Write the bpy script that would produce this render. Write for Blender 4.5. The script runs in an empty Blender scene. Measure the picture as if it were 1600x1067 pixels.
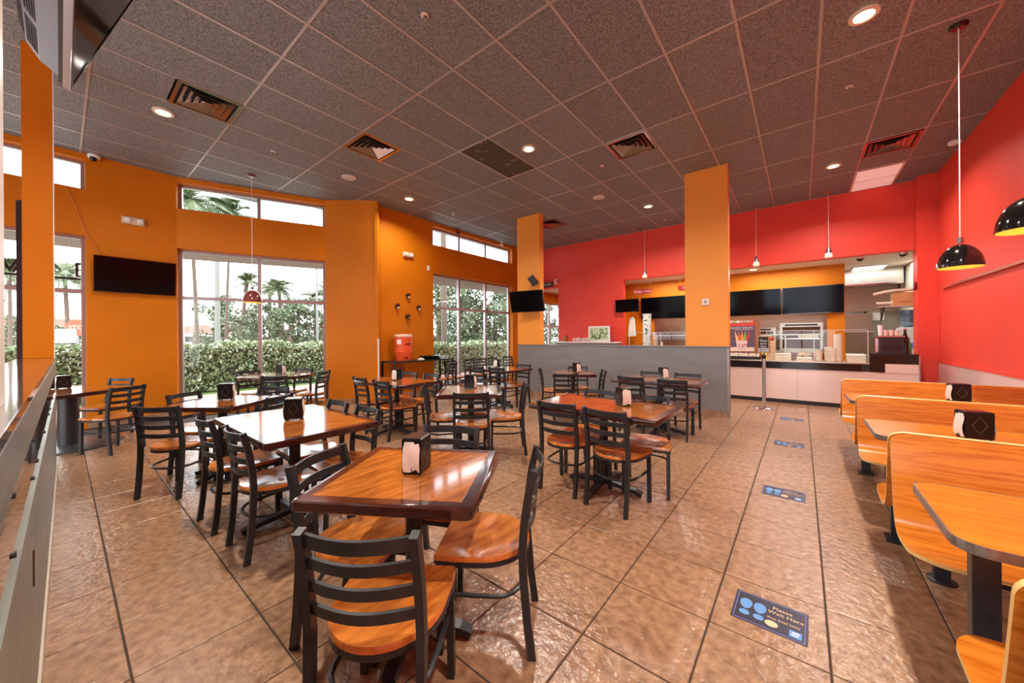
import bpy, bmesh, math, random
from mathutils import Vector, Matrix
random.seed(7)
C = bpy.context.scene.collection
S = bpy.context.scene
PI = math.pi
# ------------------------------------------------------------------ camera
EYE = Vector((0.0, 0.0, 1.37)); F = 564.92; YAW = 0.6750; ROLL = -0.0071
fw = Vector((-math.sin(YAW), math.cos(YAW), 0.0)); r0 = Vector((math.cos(YAW), math.sin(YAW), 0.0)); u0 = Vector((0, 0, 1))
rt = r0*math.cos(ROLL) + u0*math.sin(ROLL); up = -r0*math.sin(ROLL) + u0*math.cos(ROLL)
cd = bpy.data.cameras.new('camera'); cam = bpy.data.objects.new('camera', cd); C.objects.link(cam)
M4 = Matrix(((rt.x, up.x, -fw.x, EYE.x), (rt.y, up.y, -fw.y, EYE.y), (rt.z, up.z, -fw.z, EYE.z), (0, 0, 0, 1)))
cam.matrix_world = M4
cd.sensor_width = 36.0; cd.lens = 36.0*F/1600.0; cd.shift_y = -(533.5-526.17)/1600.0
cd.clip_start = 0.02; cd.clip_end = 500
S.camera = cam
# ------------------------------------------------------------------ exposure
S.view_settings.view_transform = 'Standard'; S.view_settings.look = 'None'
S.view_settings.gamma = 1.0; S.view_settings.use_curve_mapping = False
S.view_settings.exposure = 0.38
# ------------------------------------------------------------------ sky: thin bright overcast with a few pale blue gaps
SKY = 5.2
W = bpy.data.worlds.new('sky'); S.world = W; W.use_nodes = True
wn = W.node_tree; wn.nodes.clear()
wo = wn.nodes.new('ShaderNodeOutputWorld'); wb = wn.nodes.new('ShaderNodeBackground'); wb.inputs[1].default_value = SKY
wt = wn.nodes.new('ShaderNodeTexCoord'); wnz = wn.nodes.new('ShaderNodeTexNoise'); wnz.inputs['Scale'].default_value = 2.2; wnz.inputs['Detail'].default_value = 6
wr = wn.nodes.new('ShaderNodeValToRGB'); wr.color_ramp.elements[0].position = 0.36; wr.color_ramp.elements[0].color = (0.55, 0.70, 0.88, 1)
wr.color_ramp.elements[1].position = 0.52; wr.color_ramp.elements[1].color = (0.93, 0.95, 0.97, 1)
wn.links.new(wt.outputs['Generated'], wnz.inputs['Vector']); wn.links.new(wnz.outputs['Fac'], wr.inputs['Fac'])
wn.links.new(wr.outputs['Color'], wb.inputs[0]); wn.links.new(wb.outputs[0], wo.inputs[0])
# ------------------------------------------------------------------ lamps (the room's own recessed downlights; more of the same grid lie behind the camera)
CE = 4.2337                                     # ceiling height
DOWN = [(0.454, 4.514), (0.44, 8.212), (-2.623, 8.126), (-3.225, 4.467), (-6.30, 4.511), (-6.264, 0.823),
        (-3.2, 0.82), (0.45, 0.82), (-3.2, -2.85), (0.45, -2.85), (-6.26, -2.85)]
DOWN_W = 64.0
def lamp(name, kind, loc, watts, color, size=0.1, rot=(0, 0, 0), size_y=None, spread=PI):
    l = bpy.data.lights.new(name, kind); l.energy = watts; l.color = color
    if kind == 'AREA':
        l.spread = spread
        l.shape = 'DISK' if size_y is None else 'RECTANGLE'; l.size = size
        if size_y: l.size_y = size_y
    else:
        l.shadow_soft_size = size
    o = bpy.data.objects.new(name, l); C.objects.link(o); o.location = loc; o.rotation_euler = rot
    return o
for i, (x, y) in enumerate(DOWN):
    lamp('downlight_lamp', 'AREA', (x, y, CE-0.03), DOWN_W*(0.5 if x < -6 else 1.0), (1.0, 0.91, 0.80), 0.14, spread=2.6)
for x, y in ((-2.6, 10.32), (-0.4, 10.32), (1.25, 11.5), (-1.0, 12.0), (-3.2, 12.0)):
    lamp('kitchen_lamp', 'AREA', (x, y, 2.90), 30 if x < 1 else 14, (0.97, 0.97, 1.0), 1.5, size_y=0.35)
lamp('corridor_lamp', 'AREA', (-6.0, 11.0, 2.85), 14, (1.0, 0.92, 0.8), 0.3)
# ------------------------------------------------------------------ helpers
def lin(c):
    return tuple(((v/255.0)/12.92 if v/255.0 <= 0.04045 else ((v/255.0+0.055)/1.055)**2.4) for v in c)
MATS = {}
def mat(name, rgb, rough=0.5, metal=0.0, coat=0.0, spec=0.5, var=0.0, vscale=6.0, bump=0.0, bscale=40.0, rgb2=None, stretch=None, emit=None, estr=0.0, rand=0.0, detail=4.0, lo=0.35, hi=0.65):
    """principled material; optional noise mix to rgb2, stretched grain, bump and per-object tone"""
    if name in MATS: return MATS[name]
    m = bpy.data.materials.new(name); m.use_nodes = True; n = m.node_tree; b = n.nodes['Principled BSDF']
    c = lin(rgb)
    b.inputs['Base Color'].default_value = (*c, 1); b.inputs['Roughness'].default_value = rough; b.inputs['Metallic'].default_value = metal
    b.inputs['Coat Weight'].default_value = coat; b.inputs['Coat Roughness'].default_value = 0.06; b.inputs['Specular IOR Level'].default_value = spec
    if emit:
        b.inputs['Emission Color'].default_value = (*lin(emit), 1); b.inputs['Emission Strength'].default_value = estr
    src = None
    if rgb2 or var or bump:
        g = n.nodes.new('ShaderNodeNewGeometry'); mp = n.nodes.new('ShaderNodeMapping')
        n.links.new(g.outputs['Position'], mp.inputs['Vector'])
        if stretch: mp.inputs['Scale'].default_value = stretch
    if rgb2 or var:
        nz = n.nodes.new('ShaderNodeTexNoise'); nz.inputs['Scale'].default_value = vscale; nz.inputs['Detail'].default_value = detail
        n.links.new(mp.outputs[0], nz.inputs['Vector'])
        rp = n.nodes.new('ShaderNodeValToRGB'); rp.color_ramp.elements[0].position = lo; rp.color_ramp.elements[1].position = hi
        c2 = lin(rgb2) if rgb2 else tuple(v*(1-var) for v in c)
        rp.color_ramp.elements[0].color = (*c2, 1); rp.color_ramp.elements[1].color = (*c, 1)
        n.links.new(nz.outputs['Fac'], rp.inputs['Fac']); src = rp.outputs['Color']
    if rand:
        oi = n.nodes.new('ShaderNodeObjectInfo'); mr = n.nodes.new('ShaderNodeMapRange')
        mr.inputs['To Min'].default_value = 1-rand; mr.inputs['To Max'].default_value = 1+rand
        n.links.new(oi.outputs['Random'], mr.inputs['Value'])
        mx = n.nodes.new('ShaderNodeVectorMath'); mx.operation = 'SCALE'
        if src: n.links.new(src, mx.inputs[0])
        else: mx.inputs[0].default_value = c
        n.links.new(mr.outputs[0], mx.inputs['Scale']); src = mx.outputs[0]
    if src: n.links.new(src, b.inputs['Base Color'])
    if bump:
        nb = n.nodes.new('ShaderNodeTexNoise'); nb.inputs['Scale'].default_value = bscale; nb.inputs['Detail'].default_value = 5
        n.links.new(mp.outputs[0], nb.inputs['Vector'])
        bp = n.nodes.new('ShaderNodeBump'); bp.inputs['Strength'].default_value = bump; bp.inputs['Distance'].default_value = 0.01
        n.links.new(nb.outputs['Fac'], bp.inputs['Height']); n.links.new(bp.outputs[0], b.inputs['Normal'])
    MATS[name] = m
    return m
def glass_mat(name, tint=(1, 1, 1), refl=1.0):
    if name in MATS: return MATS[name]
    m = bpy.data.materials.new(name); m.use_nodes = True; n = m.node_tree; n.nodes.clear()
    o = n.nodes.new('ShaderNodeOutputMaterial'); mx = n.nodes.new('ShaderNodeMixShader'); t = n.nodes.new('ShaderNodeBsdfTransparent'); g = n.nodes.new('ShaderNodeBsdfGlossy')
    t.inputs[0].default_value = (*tint, 1); g.inputs['Roughness'].default_value = 0.01
    f = n.nodes.new('ShaderNodeFresnel'); ge = n.nodes.new('ShaderNodeNewGeometry'); mr = n.nodes.new('ShaderNodeMapRange')   # same index seen from both faces of the thin pane
    mr.inputs['To Min'].default_value = 1.45; mr.inputs['To Max'].default_value = 1/1.45; n.links.new(ge.outputs['Backfacing'], mr.inputs['Value']); n.links.new(mr.outputs[0], f.inputs[0])
    mu = n.nodes.new('ShaderNodeMath'); mu.operation = 'MULTIPLY'; mu.inputs[1].default_value = refl
    n.links.new(f.outputs[0], mu.inputs[0]); n.links.new(mu.outputs[0], mx.inputs[0]); n.links.new(t.outputs[0], mx.inputs[1]); n.links.new(g.outputs[0], mx.inputs[2]); n.links.new(mx.outputs[0], o.inputs[0])
    MATS[name] = m
    return m
class MB:
    """collects shapes and links them as ONE mesh object"""
    def __init__(s): s.v = []; s.f = []; s.mi = []; s.cur = 0
    def add(s, vs, fs, M=None):
        o = len(s.v)
        for p in vs:
            p = Vector(p); s.v.append(M @ p if M else p)
        for f in fs: s.f.append(tuple(i+o for i in f)); s.mi.append(s.cur)
        return s
    def box(s, x0, x1, y0, y1, z0, z1, M=None):
        vs = [(x, y, z) for z in (z0, z1) for y in (y0, y1) for x in (x0, x1)]
        return s.add(vs, [(0, 2, 3, 1), (4, 5, 7, 6), (0, 1, 5, 4), (2, 6, 7, 3), (0, 4, 6, 2), (1, 3, 7, 5)], M)
    def cbox(s, x0, x1, y0, y1, z0, z1, c, M=None):
        """box with chamfered top edges"""
        a = [(x0, y0, z0), (x1, y0, z0), (x1, y1, z0), (x0, y1, z0), (x0, y0, z1-c), (x1, y0, z1-c), (x1, y1, z1-c), (x0, y1, z1-c),
             (x0+c, y0+c, z1), (x1-c, y0+c, z1), (x1-c, y1-c, z1), (x0+c, y1-c, z1)]
        q = [(3, 2, 1, 0), (8, 9, 10, 11)]
        for i in range(4):
            j = (i+1) % 4; q += [(i, j, 4+j, 4+i), (4+i, 4+j, 8+j, 8+i)]
        return s.add(a, q, M)
    def prism(s, poly, z0, z1, M=None):
        n = len(poly)
        vs = [(p[0], p[1], z0) for p in poly]+[(p[0], p[1], z1) for p in poly]
        return s.add(vs, [tuple(range(n))[::-1], tuple(range(n, 2*n))]+[(i, (i+1) % n, n+(i+1) % n, n+i) for i in range(n)], M)
    def lathe(s, prof, seg=20, M=None):
        vs = []; fs = []
        n = len(prof)
        for k in range(seg):
            a = 2*PI*k/seg
            for r, z in prof: vs.append((r*math.cos(a), r*math.sin(a), z))
        for k in range(seg):
            k2 = (k+1) % seg
            for i in range(n-1): fs.append((k*n+i, k2*n+i, k2*n+i+1, k*n+i+1))
        return s.add(vs, fs, M)
    def sweep(s, path, w, h, side=None, closed=False, round_=0):
        """bar of width w (along side vector) and height h swept along path; round_>2 gives a round tube of radius w/2"""
        P = [Vector(p) for p in path]; n = len(P); rings = []
        for i, p in enumerate(P):
            a = P[i-1] if (i > 0 or closed) else P[i]; b = P[(i+1) % n] if (i < n-1 or closed) else P[i]
            t = (b-a).normalized()
            sd = Vector(side) if side is not None else (Vector((0, 0, 1)) if abs(t.z) < 0.9 else Vector((1, 0, 0)))
            sd = (sd - t*sd.dot(t)).normalized(); ot = t.cross(sd).normalized()
            if round_: ring = [p+sd*math.cos(2*PI*k/round_)*w/2+ot*math.sin(2*PI*k/round_)*h/2 for k in range(round_)]
            else: ring = [p+sd*w/2+ot*h/2, p-sd*w/2+ot*h/2, p-sd*w/2-ot*h/2, p+sd*w/2-ot*h/2]
            rings.append(ring)
        m = len(rings[0]); vs = [q for r in rings for q in r]; fs = []
        for i in range(n if closed else n-1):
            j = (i+1) % n
            for k in range(m): fs.append((i*m+k, i*m+(k+1) % m, j*m+(k+1) % m, j*m+k))
        if not closed: fs += [tuple(range(m))[::-1], tuple((n-1)*m+k for k in range(m))]
        return s.add(vs, fs)
    def cyl(s, p0, p1, r, seg=12): return s.sweep([p0, p1], 2*r, 2*r, None, False, seg)
    def ball(s, c, r, seg=12, rings=8, sx=1, sy=1, sz=1):
        M = Matrix.Translation(c) @ Matrix.Diagonal((sx, sy, sz, 1))
        return s.lathe([(max(0.0, r*math.sin(PI*i/rings)), -r*math.cos(PI*i/rings)) for i in range(rings+1)], seg, M)
    def mesh(s, name, m, smooth=False):
        me = bpy.data.meshes.new(name); me.from_pydata([tuple(v) for v in s.v], [], s.f)
        for k in (m if isinstance(m, (list, tuple)) else [m]): me.materials.append(k)
        if any(s.mi): me.polygons.foreach_set('material_index', s.mi)
        bm = bmesh.new(); bm.from_mesh(me); bmesh.ops.recalc_face_normals(bm, faces=bm.faces); bm.to_mesh(me); bm.free()
        if smooth:
            me.polygons.foreach_set('use_smooth', [True]*len(me.polygons))
            try: me.set_sharp_from_angle(angle=math.radians(38))
            except Exception: pass
        me.update()
        return me
    def build(s, name, m, parent=None, smooth=False, loc=None, rotz=None):
        o = bpy.data.objects.new(name, s.mesh(name, m, smooth)); C.objects.link(o)
        if parent: o.parent = parent
        if loc: o.location = loc
        if rotz: o.rotation_euler = (0, 0, rotz)
        return o
def tag(o, label=None, cat=None, group=None, kind=None):
    if label: o['label'] = label
    if cat: o['category'] = cat
    if group: o['group'] = group
    if kind: o['kind'] = kind
    return o
def thing(name, label, cat, loc=(0, 0, 0), rotz=0.0, group=None):
    o = bpy.data.objects.new(name, None); C.objects.link(o); o.empty_display_size = 0.1
    o.location = loc; o.rotation_euler = (0, 0, rotz)
    return tag(o, label, cat, group)
def struct(name, loc=(0, 0, 0), rotz=0.0):
    o = bpy.data.objects.new(name, None); C.objects.link(o); o.location = loc; o.rotation_euler = (0, 0, rotz); o['kind'] = 'structure'
    return o
def inst(name, me, parent, loc=(0, 0, 0), rot=(0, 0, 0)):
    o = bpy.data.objects.new(name, me); C.objects.link(o); o.parent = parent; o.location = loc; o.rotation_euler = rot
    return o
def copy_thing(src, loc, rotz, label, group=None):
    c = src.copy(); C.objects.link(c); c.location = loc; c.rotation_euler = (0, 0, rotz); c['label'] = label
    if group: c['group'] = group
    for ch in src.children:
        d = ch.copy(); C.objects.link(d); d.parent = c
        for g in ch.children:
            e = g.copy(); C.objects.link(e); e.parent = d
    return c
def text_mesh(txt, size, extrude, m, align='CENTER', spacing=1.0):
    cu = bpy.data.curves.new('lettering', 'FONT'); cu.body = txt; cu.size = size; cu.extrude = extrude; cu.align_x = align; cu.align_y = 'CENTER'; cu.space_line = spacing; cu.resolution_u = 2
    o = bpy.data.objects.new('lettering', cu); C.objects.link(o); bpy.context.view_layer.update()
    me = bpy.data.meshes.new_from_object(o.evaluated_get(bpy.context.evaluated_depsgraph_get()))
    bpy.data.objects.remove(o); me.materials.clear(); me.materials.append(m)
    return me
def text(txt, size, m, parent, loc, rot=(PI/2, 0, 0), name='lettering', extrude=0.001, spacing=1.0):
    return inst(name, text_mesh(txt, size, extrude, m, 'CENTER', spacing), parent, loc, rot)
def at(px, py, depth):
    """a point seen at pixel (px, py) of the photograph, depth metres in front of the lens"""
    return EYE + (fw + rt*((px-800)/F) - up*((py-526.17)/F))*depth
# ------------------------------------------------------------------ materials
ORANGE = mat('orange_paint', (208, 119, 10), 0.55, spec=0.22, var=0.10, vscale=1.3, bump=0.04, bscale=160)
REDP = mat('red_paint', (236, 76, 60), 0.5, spec=0.3, var=0.10, vscale=1.2, bump=0.04, bscale=160)
GREYP = mat('grey_laminate', (130, 128, 128), 0.34, var=0.14, vscale=2.2, stretch=(1, 1, 4))
WHITEP = mat('white_paint', (225, 222, 214), 0.5)
BLACKM = mat('black_steel', (50, 50, 54), 0.36, 0.25, var=0.3, vscale=25)
BLACKG = mat('black_gloss', (9, 9, 11), 0.07, spec=0.6)
BLACKP = mat('black_plastic', (24, 24, 26), 0.4)
SCREEN = mat('tv_screen', (6, 6, 8), 0.10, spec=0.12)
ALU = mat('aluminium_frame', (170, 160, 160), 0.35, 0.6)
STEEL = mat('brushed_steel', (206, 200, 186), 0.3, 0.75, var=0.2, vscale=5, stretch=(0.3, 0.3, 14))
CHROME = mat('chrome', (205, 205, 208), 0.12, 1.0)
MIRROR = mat('polished_band', (196, 192, 184), 0.03, 1.0)
GLASS = glass_mat('window_glass', (1, 1, 1), 0.4)
CLEAR = glass_mat('clear_acrylic', (0.97, 0.98, 0.97), 0.5)
# ================================================================== FLOOR
TILE = mat('floor_stone_tile', (172, 133, 101), 0.21, spec=0.65, rgb2=(124, 91, 67), vscale=22, detail=15, bump=0.55, bscale=30, rand=0.07, lo=0.28, hi=0.72)
GROUT = mat('grout', (62, 48, 40), 0.85)
floor = MB().box(-8.7, 2.0, -5.0, 13.2, -0.12, -0.005).build('floor', GROUT); tag(floor, kind='structure')
TS = 0.4413
tile_me = MB().cbox(-TS/2+.0034, TS/2-.0034, -TS/2+.0034, TS/2-.0034, -0.03, 0.0, 0.0025).mesh('floor_tile', TILE)
def in_room(x, y):
    if x > 1.95 or y < -4.9 or x < -8.6: return False
    if y > 13.0: return False
    if 1.29 < y <= 3.45: return x > -8.6+(y-1.29)*0.412-0.2
    if 3.45 < y <= 4.15: return x > -7.71+(y-3.45)*1.157-0.2
    if y > 4.15: return x > -7.3
    return True
cells = []
for k in range(-16, 9):
    for l in range(-20, 28):
        x = (-1.8019+k+.5)*TS; y = (3.3965+l+.5)*TS
        if in_room(x, y):
            d = Vector((x, y, 0))-EYE; dep = d.dot(fw); u = d.dot(rt)/max(dep, .01)
            seen = dep > 0.3 and abs(u) < 1.5 and y > -0.2
            cells.append((0 if seen else 1, dep if seen else d.length, x, y))
cells.sort()
for s_, d_, x, y in cells[:300]: inst('floor_tile', tile_me, floor, (x, y, 0))
rest = MB()
for s_, d_, x, y in cells[300:]: rest.cbox(x-TS/2+.00348, x+TS/2-.00348, y-TS/2+.00348, y+TS/2-.00348, -0.03, 0.0, 0.0025)
tag(rest.build('floor_tiles_beyond', TILE, floor), kind='stuff')
# ================================================================== CEILING
CTILE = mat('ceiling_fibre_tile', (147, 151, 152), 0.55, spec=0.4, rgb2=(93, 97, 98), vscale=70, detail=3, bump=0.15, bscale=120, rand=0.05)
CSTAIN = mat('stained_ceiling_tile', (66, 62, 54), 0.6, rgb2=(130, 124, 114), vscale=7, detail=9, lo=0.37, hi=0.41)
GRID = mat('ceiling_grid_metal', (186, 180, 176), 0.32, 0.45)
ceil = MB().prism([(2.05, -5), (2.05, 10.0), (-7.39, 10.0), (-7.39, 4.40), (-7.92, 3.60), (-8.84, 1.34), (-8.84, -5)], CE+.10, CE+.25).build('ceiling', mat('ceiling_deck', (60, 52, 50), 0.8)); tag(ceil, kind='structure')
GX, GY = -2.2831, 2.6423
def cbw(x0, x1, y0, y1): return MB().box(x0, x1, y0, y1, 0, .016)
ct_me = cbw(-.2995, .2995, -.602, .602).mesh('ceiling_tile', CTILE)
ct_half = cbw(-.2995, .2995, -.297, .297).mesh('ceiling_tile', CTILE)
ct_st = cbw(-.2995, .2995, -.602, .602).mesh('ceiling_tile', CSTAIN)
VENTS = [(-5.63, 1.12), (-5.03, 2.95), (-1.98, 5.39), (-4.94, 7.80), (1.06, 7.85)]
FLUO = (1.07, 9.40)
ctr = MB()
for i in range(-11, 7):
    for j in range(-7, 7):
        x = GX+.6096*(i+.5); y = GY+1.2192*(j+.5)
        if not (x > -8.75 and x < 1.95 and y < 10.3): continue
        xr = min(x+.3, 1.9)
        if not (in_room(xr, y) or in_room(xr, y-.6)): continue
        if y > 9.4 and y+.6 > 10: pass
        v = [p for p in VENTS if abs(p[0]-x) < .3 and abs(p[1]-y) < .65]
        if abs(FLUO[0]-x) < .3 and abs(FLUO[1]-y) < .62: continue
        if v:
            inst('ceiling_tile', ct_half, ceil, (x, y+(.305 if v[0][1] < y else -.305), CE+.004)); continue
        if y < -1.6: ctr.box(x-.2995, x+.2995, y-.602, y+.602, CE+.004, CE+.02); continue
        inst('ceiling_tile', ct_st if (abs(x+3.83) < .3 and abs(y-4.48) < .5) else ct_me, ceil, (x, y, CE+.004))
tag(ctr.build('ceiling_tiles_behind', CTILE, ceil), kind='stuff')
def x_wall(y): return -8.6 if y < 1.29 else (-8.6+(y-1.29)*.412 if y < 3.45 else (-7.71+(y-3.45)*1.157 if y < 4.15 else -7.15))
for i in range(-10, 7):
    x = GX+.6096*i; ye = 9.97 if x > -7.15 else (3.45 if x > -7.71 else max(1.29, 1.29+(x+8.6)/.412))
    MB().box(x-.0125, x+.0125, -5.0, ye, CE-.003, CE+.027).build('grid_runner', GRID, ceil)
for j in range(-6, 7):
    y = GY+1.2192*j
    if -5 < y < 9.97: MB().box(x_wall(y), 1.91, y-.0115, y+.0115, CE-.0015, CE+.0285).build('grid_runner', GRID, ceil)
# ================================================================== WALLS
def wall(name, a, b, z0, z1, openings=(), thick=0.24, m=ORANGE, side=1):
    """wall from a to b; thickness goes to the left (side=1) or right (side=-1) of a->b; openings = (s0, s1, [(z0, z1), ...])"""
    a = Vector((*a, 0)); b = Vector((*b, 0)); L = (b-a).length; ang = math.atan2(b.y-a.y, b.x-a.x)
    Mx = Matrix.Translation(a) @ Matrix.Rotation(ang, 4, 'Z'); y0, y1 = (0, thick) if side > 0 else (-thick, 0)
    w = MB(); s = 0
    for s0, s1, zs in sorted(openings):
        if s0 > s: w.box(s, s0, y0, y1, z0, z1, Mx)
        z = z0
        for za, zb in sorted(zs):
            if za > z: w.box(s0, s1, y0, y1, z, za, Mx)
            z = zb
        if z < z1: w.box(s0, s1, y0, y1, z, z1, Mx)
        s = s1
    if s < L: w.box(s, L, y0, y1, z0, z1, Mx)
    return tag(w.build(name, m), kind='structure')
WN = [0]
def window(a, b, s0, s1, z0, z1, mulls=(), rails=(), thick=0.24, side=1, depth=0.17, fr=0.045, mw=0.06, m=None):
    """aluminium window set in the wall a-b: frame, mullions, rails and one pane per light"""
    m = m or ALU
    WN[0] += 1
    a = Vector((*a, 0)); b = Vector((*b, 0)); ang = math.atan2(b.y-a.y, b.x-a.x)
    o = struct('window_%d' % WN[0], a, ang)
    y = depth*side; f = MB()
    f.box(s0, s1, y-.035, y+.035, z1-fr, z1); f.box(s0, s1, y-.035, y+.035, z0, z0+fr); f.box(s0, s0+fr, y-.034, y+.034, z0+fr, z1-fr); f.box(s1-fr, s1, y-.034, y+.034, z0+fr, z1-fr)
    f.build('window_frame', m, o)
    for s in mulls: MB().box(s-mw/2, s+mw/2, y-.04, y+.04, z0+fr, z1-fr).build('mullion', m, o)
    xs = [s0+fr]+[v for q in mulls for v in (q-mw/2, q+mw/2)]+[s1-fr]; zs = [z0+fr]+[v for q in rails for v in (q-.03, q+.03)]+[z1-fr]
    for i in range(0, len(xs), 2):
        for q in rails: MB().box(xs[i], xs[i+1], y-.036, y+.036, q-.03, q+.03).build('rail', m, o)
        for k in range(0, len(zs), 2): MB().box(xs[i], xs[i+1], y-.003, y+.003, zs[k], zs[k+1]).build('pane', GLASS, o)
    return o
TZ = (3.68, 4.15); LZ = (0.09, 2.98)
# straight left wall (window bay 1), running away from behind the camera
A0, A1 = (-8.6, -5.0), (-8.6, 1.29)
op = [(0.5, 3.0, [LZ, TZ]), (3.55, 5.25, [LZ, TZ])]  # first opening, out of view, is added for more daylight
wall('wall_left', A0, A1, 0, CE+.1, op)
for s0, s1, zs in op:
    window(A0, A1, s0, s1, *LZ, mulls=((s0+s1)/2,), rails=(2.12,)); window(A0, A1, s0, s1, *TZ, mulls=((s0+s1)/2,))
# slanted wall with the middle window
B0, B1 = (-8.6, 1.29), (-7.71, 3.45)
op = [(0.0, 2.336, [LZ, TZ])]
wall('wall_bay', B0, B1, 0, CE+.1, op)
window(B0, B1, 0.0, 2.336, *LZ, mulls=(1.19,), rails=(2.115,)); window(B0, B1, 0.0, 2.336, *TZ, mulls=(1.19,))
def corner_fill(name, c, d1, d2, t=.24):
    n1 = Vector((-d1[1], d1[0])).normalized()*t; n2 = Vector((-d2[1], d2[0])).normalized()*t; c = Vector(c)
    tag(MB().prism([c, c+n1, c+(n1+n2)*.56, c+n2], 0, CE+.1).build(name, ORANGE), kind='structure')
corner_fill('trim_4', B0, (0, 1), (.89, 2.16)); corner_fill('trim_5', B1, (.89, 2.16), (.81, .70))
# solid slanted panel and its return
wall('wall_panel', (-7.71, 3.45), (-6.90, 4.15), 0, CE+.1, (), 0.10)
wall('wall_return', (-6.90, 4.15), (-7.15, 4.37), 0, CE+.1, (), 0.06)
cg = MB().box(-.012, .012, -.012, .012, .1, 1.35).build('trim_1', mat('white_plastic', (232, 230, 224), 0.4)); cg.location = (-6.895, 4.147, 0); tag(cg, kind='structure')
# wall with the three-light window, going on into the corridor behind the half wall
D0, D1 = (-7.15, 4.37), (-7.15, 13.0)
op = [(1.44, 4.60, [LZ, TZ]), (5.75, 8.2, [(0.09, 2.60)])]
wall('wall_window', D0, D1, 0, CE+.1, op)
window(D0, D1, 1.44, 4.60, *LZ, mulls=(2.44, 3.495), rails=(2.13,)); window(D0, D1, 1.44, 4.60, *TZ, mulls=(2.44, 3.495))
window(D0, D1, 5.75, 8.2, 0.09, 2.60, mulls=(6.95,), rails=(1.75,), m=mat('pale_frame', (205, 200, 198), 0.4))
# red back wall with the corridor doorway and the kitchen opening
RY = 9.97
wall('wall_back', (-7.15, RY), (1.91, RY), 0, CE+.1, [(0.0, 1.08, [(0, 2.93)]), (3.22, 8.81, [(0, 2.95)])], 0.15, REDP)
col = MB().box(1.65, 1.93, 9.73, RY+.02, 0, CE+.05).build('pillar', REDP); tag(col, 'square red painted pillar at the right end of the service counter', 'pillar', kind='structure')
wall('wall_right', (1.91, 13.2), (1.91, -5.0), 0, CE+.1, (), 0.16, REDP)
# unseen rear wall; its big storefront windows are added to let daylight in
wall('wall_rear', (1.91, -4.9), (-8.6, -4.9), 0, CE+.1, [(0.6, 4.6, [(0.1, 3.0)]), (5.2, 9.6, [(0.1, 3.0)])], 0.12, ORANGE)
window((1.91, -4.9), (-8.6, -4.9), 0.6, 4.6, 0.1, 3.0, mulls=(1.9, 3.3), rails=(2.12,)); window((1.91, -4.9), (-8.6, -4.9), 5.2, 9.6, 0.1, 3.0, mulls=(6.6, 8.1), rails=(2.12,))
# right wall wainscot, its cap and the high bumper rail
WAIN = mat('pale_wainscot', (222, 186, 180), 0.16, coat=0.3, spec=0.6)
o = MB().box(1.893, 1.909, -4.8, 9.72, 0.0, 0.86).build('baseboard_right', WAIN); tag(o, kind='structure')
o = MB().box(1.885, 1.909, -4.8, 9.72, 0.861, 0.90).build('trim_2', REDP); tag(o, kind='structure')
o = MB().cbox(1.872, 1.909, 4.0, 9.45, 2.135, 2.172, .008).build('trim_3', mat('rail_pink_metal', (216, 150, 140), 0.2, 0.7)); tag(o, kind='structure')
# half wall in front of the kitchen, its cap, two pillars, tile skirting
HY = 6.955; HX0, HX1 = -5.385, -0.945
h = MB().box(HX0, HX1, HY, HY+.17, 0, 1.16).build('wall_half', GREYP); tag(h, kind='structure')
MB().box(HX0-.01, HX1+.012, HY-.012, HY+.182, 1.161, 1.185).build('cap', mat('grey_cap', (120, 117, 116), 0.3), h)
edge = MB().box(HX1-.025, HX1+.004, HY-.005, HY+.0, .1, 1.15)
edge.build('edge_strip', ALU, h)
SKT = mat('skirting_tile', (182, 146, 120), 0.35, rgb2=(140, 104, 80), vscale=12, rand=.1)
sk = MB().box(-.217, .217, -.012, 0, 0.001, .092).mesh('skirting_tile', SKT)
for i in range(10): inst('skirting_tile', sk, h, (HX0+.22+.4413*i, HY-.001, 0))
for x0, x1, lab in ((-5.385, -4.735, 'tall orange pillar at the far end of the grey half wall, carrying the tilted screen'), (-1.612, -0.945, 'tall orange pillar at the near end of the grey half wall')):
    p = MB().box(x0, x1, HY, HY+.17, 1.1851, CE+.05).build('pillar', mat('orange_paint_lit', (242, 156, 52), 0.42, var=0.06, vscale=1.3)); tag(p, lab, 'pillar', kind='structure')  # same orange paint as the walls, lightened: brighter light put into its colour
# skirting below the orange panels
for side, a, b in (('panel', (-7.71, 3.45), (-6.90, 4.15)), ('window', (-7.15, 4.37), (-7.15, 5.80)), ('left', (-8.6, .26), (-8.6, 1.28))):
    va, vb = Vector((*a, 0)), Vector((*b, 0)); L = (vb-va).length; n = max(1, round(L/.44))
    o = struct('baseboard_'+side, va, math.atan2((vb-va).y, (vb-va).x))
    mt = MB().box(.003, L/n-.003, -.014, -.002, 0.001, .10).mesh('skirting_tile', SKT)
    for i in range(n): inst('skirting_tile', mt, o, (i*L/n, 0, 0))
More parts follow.
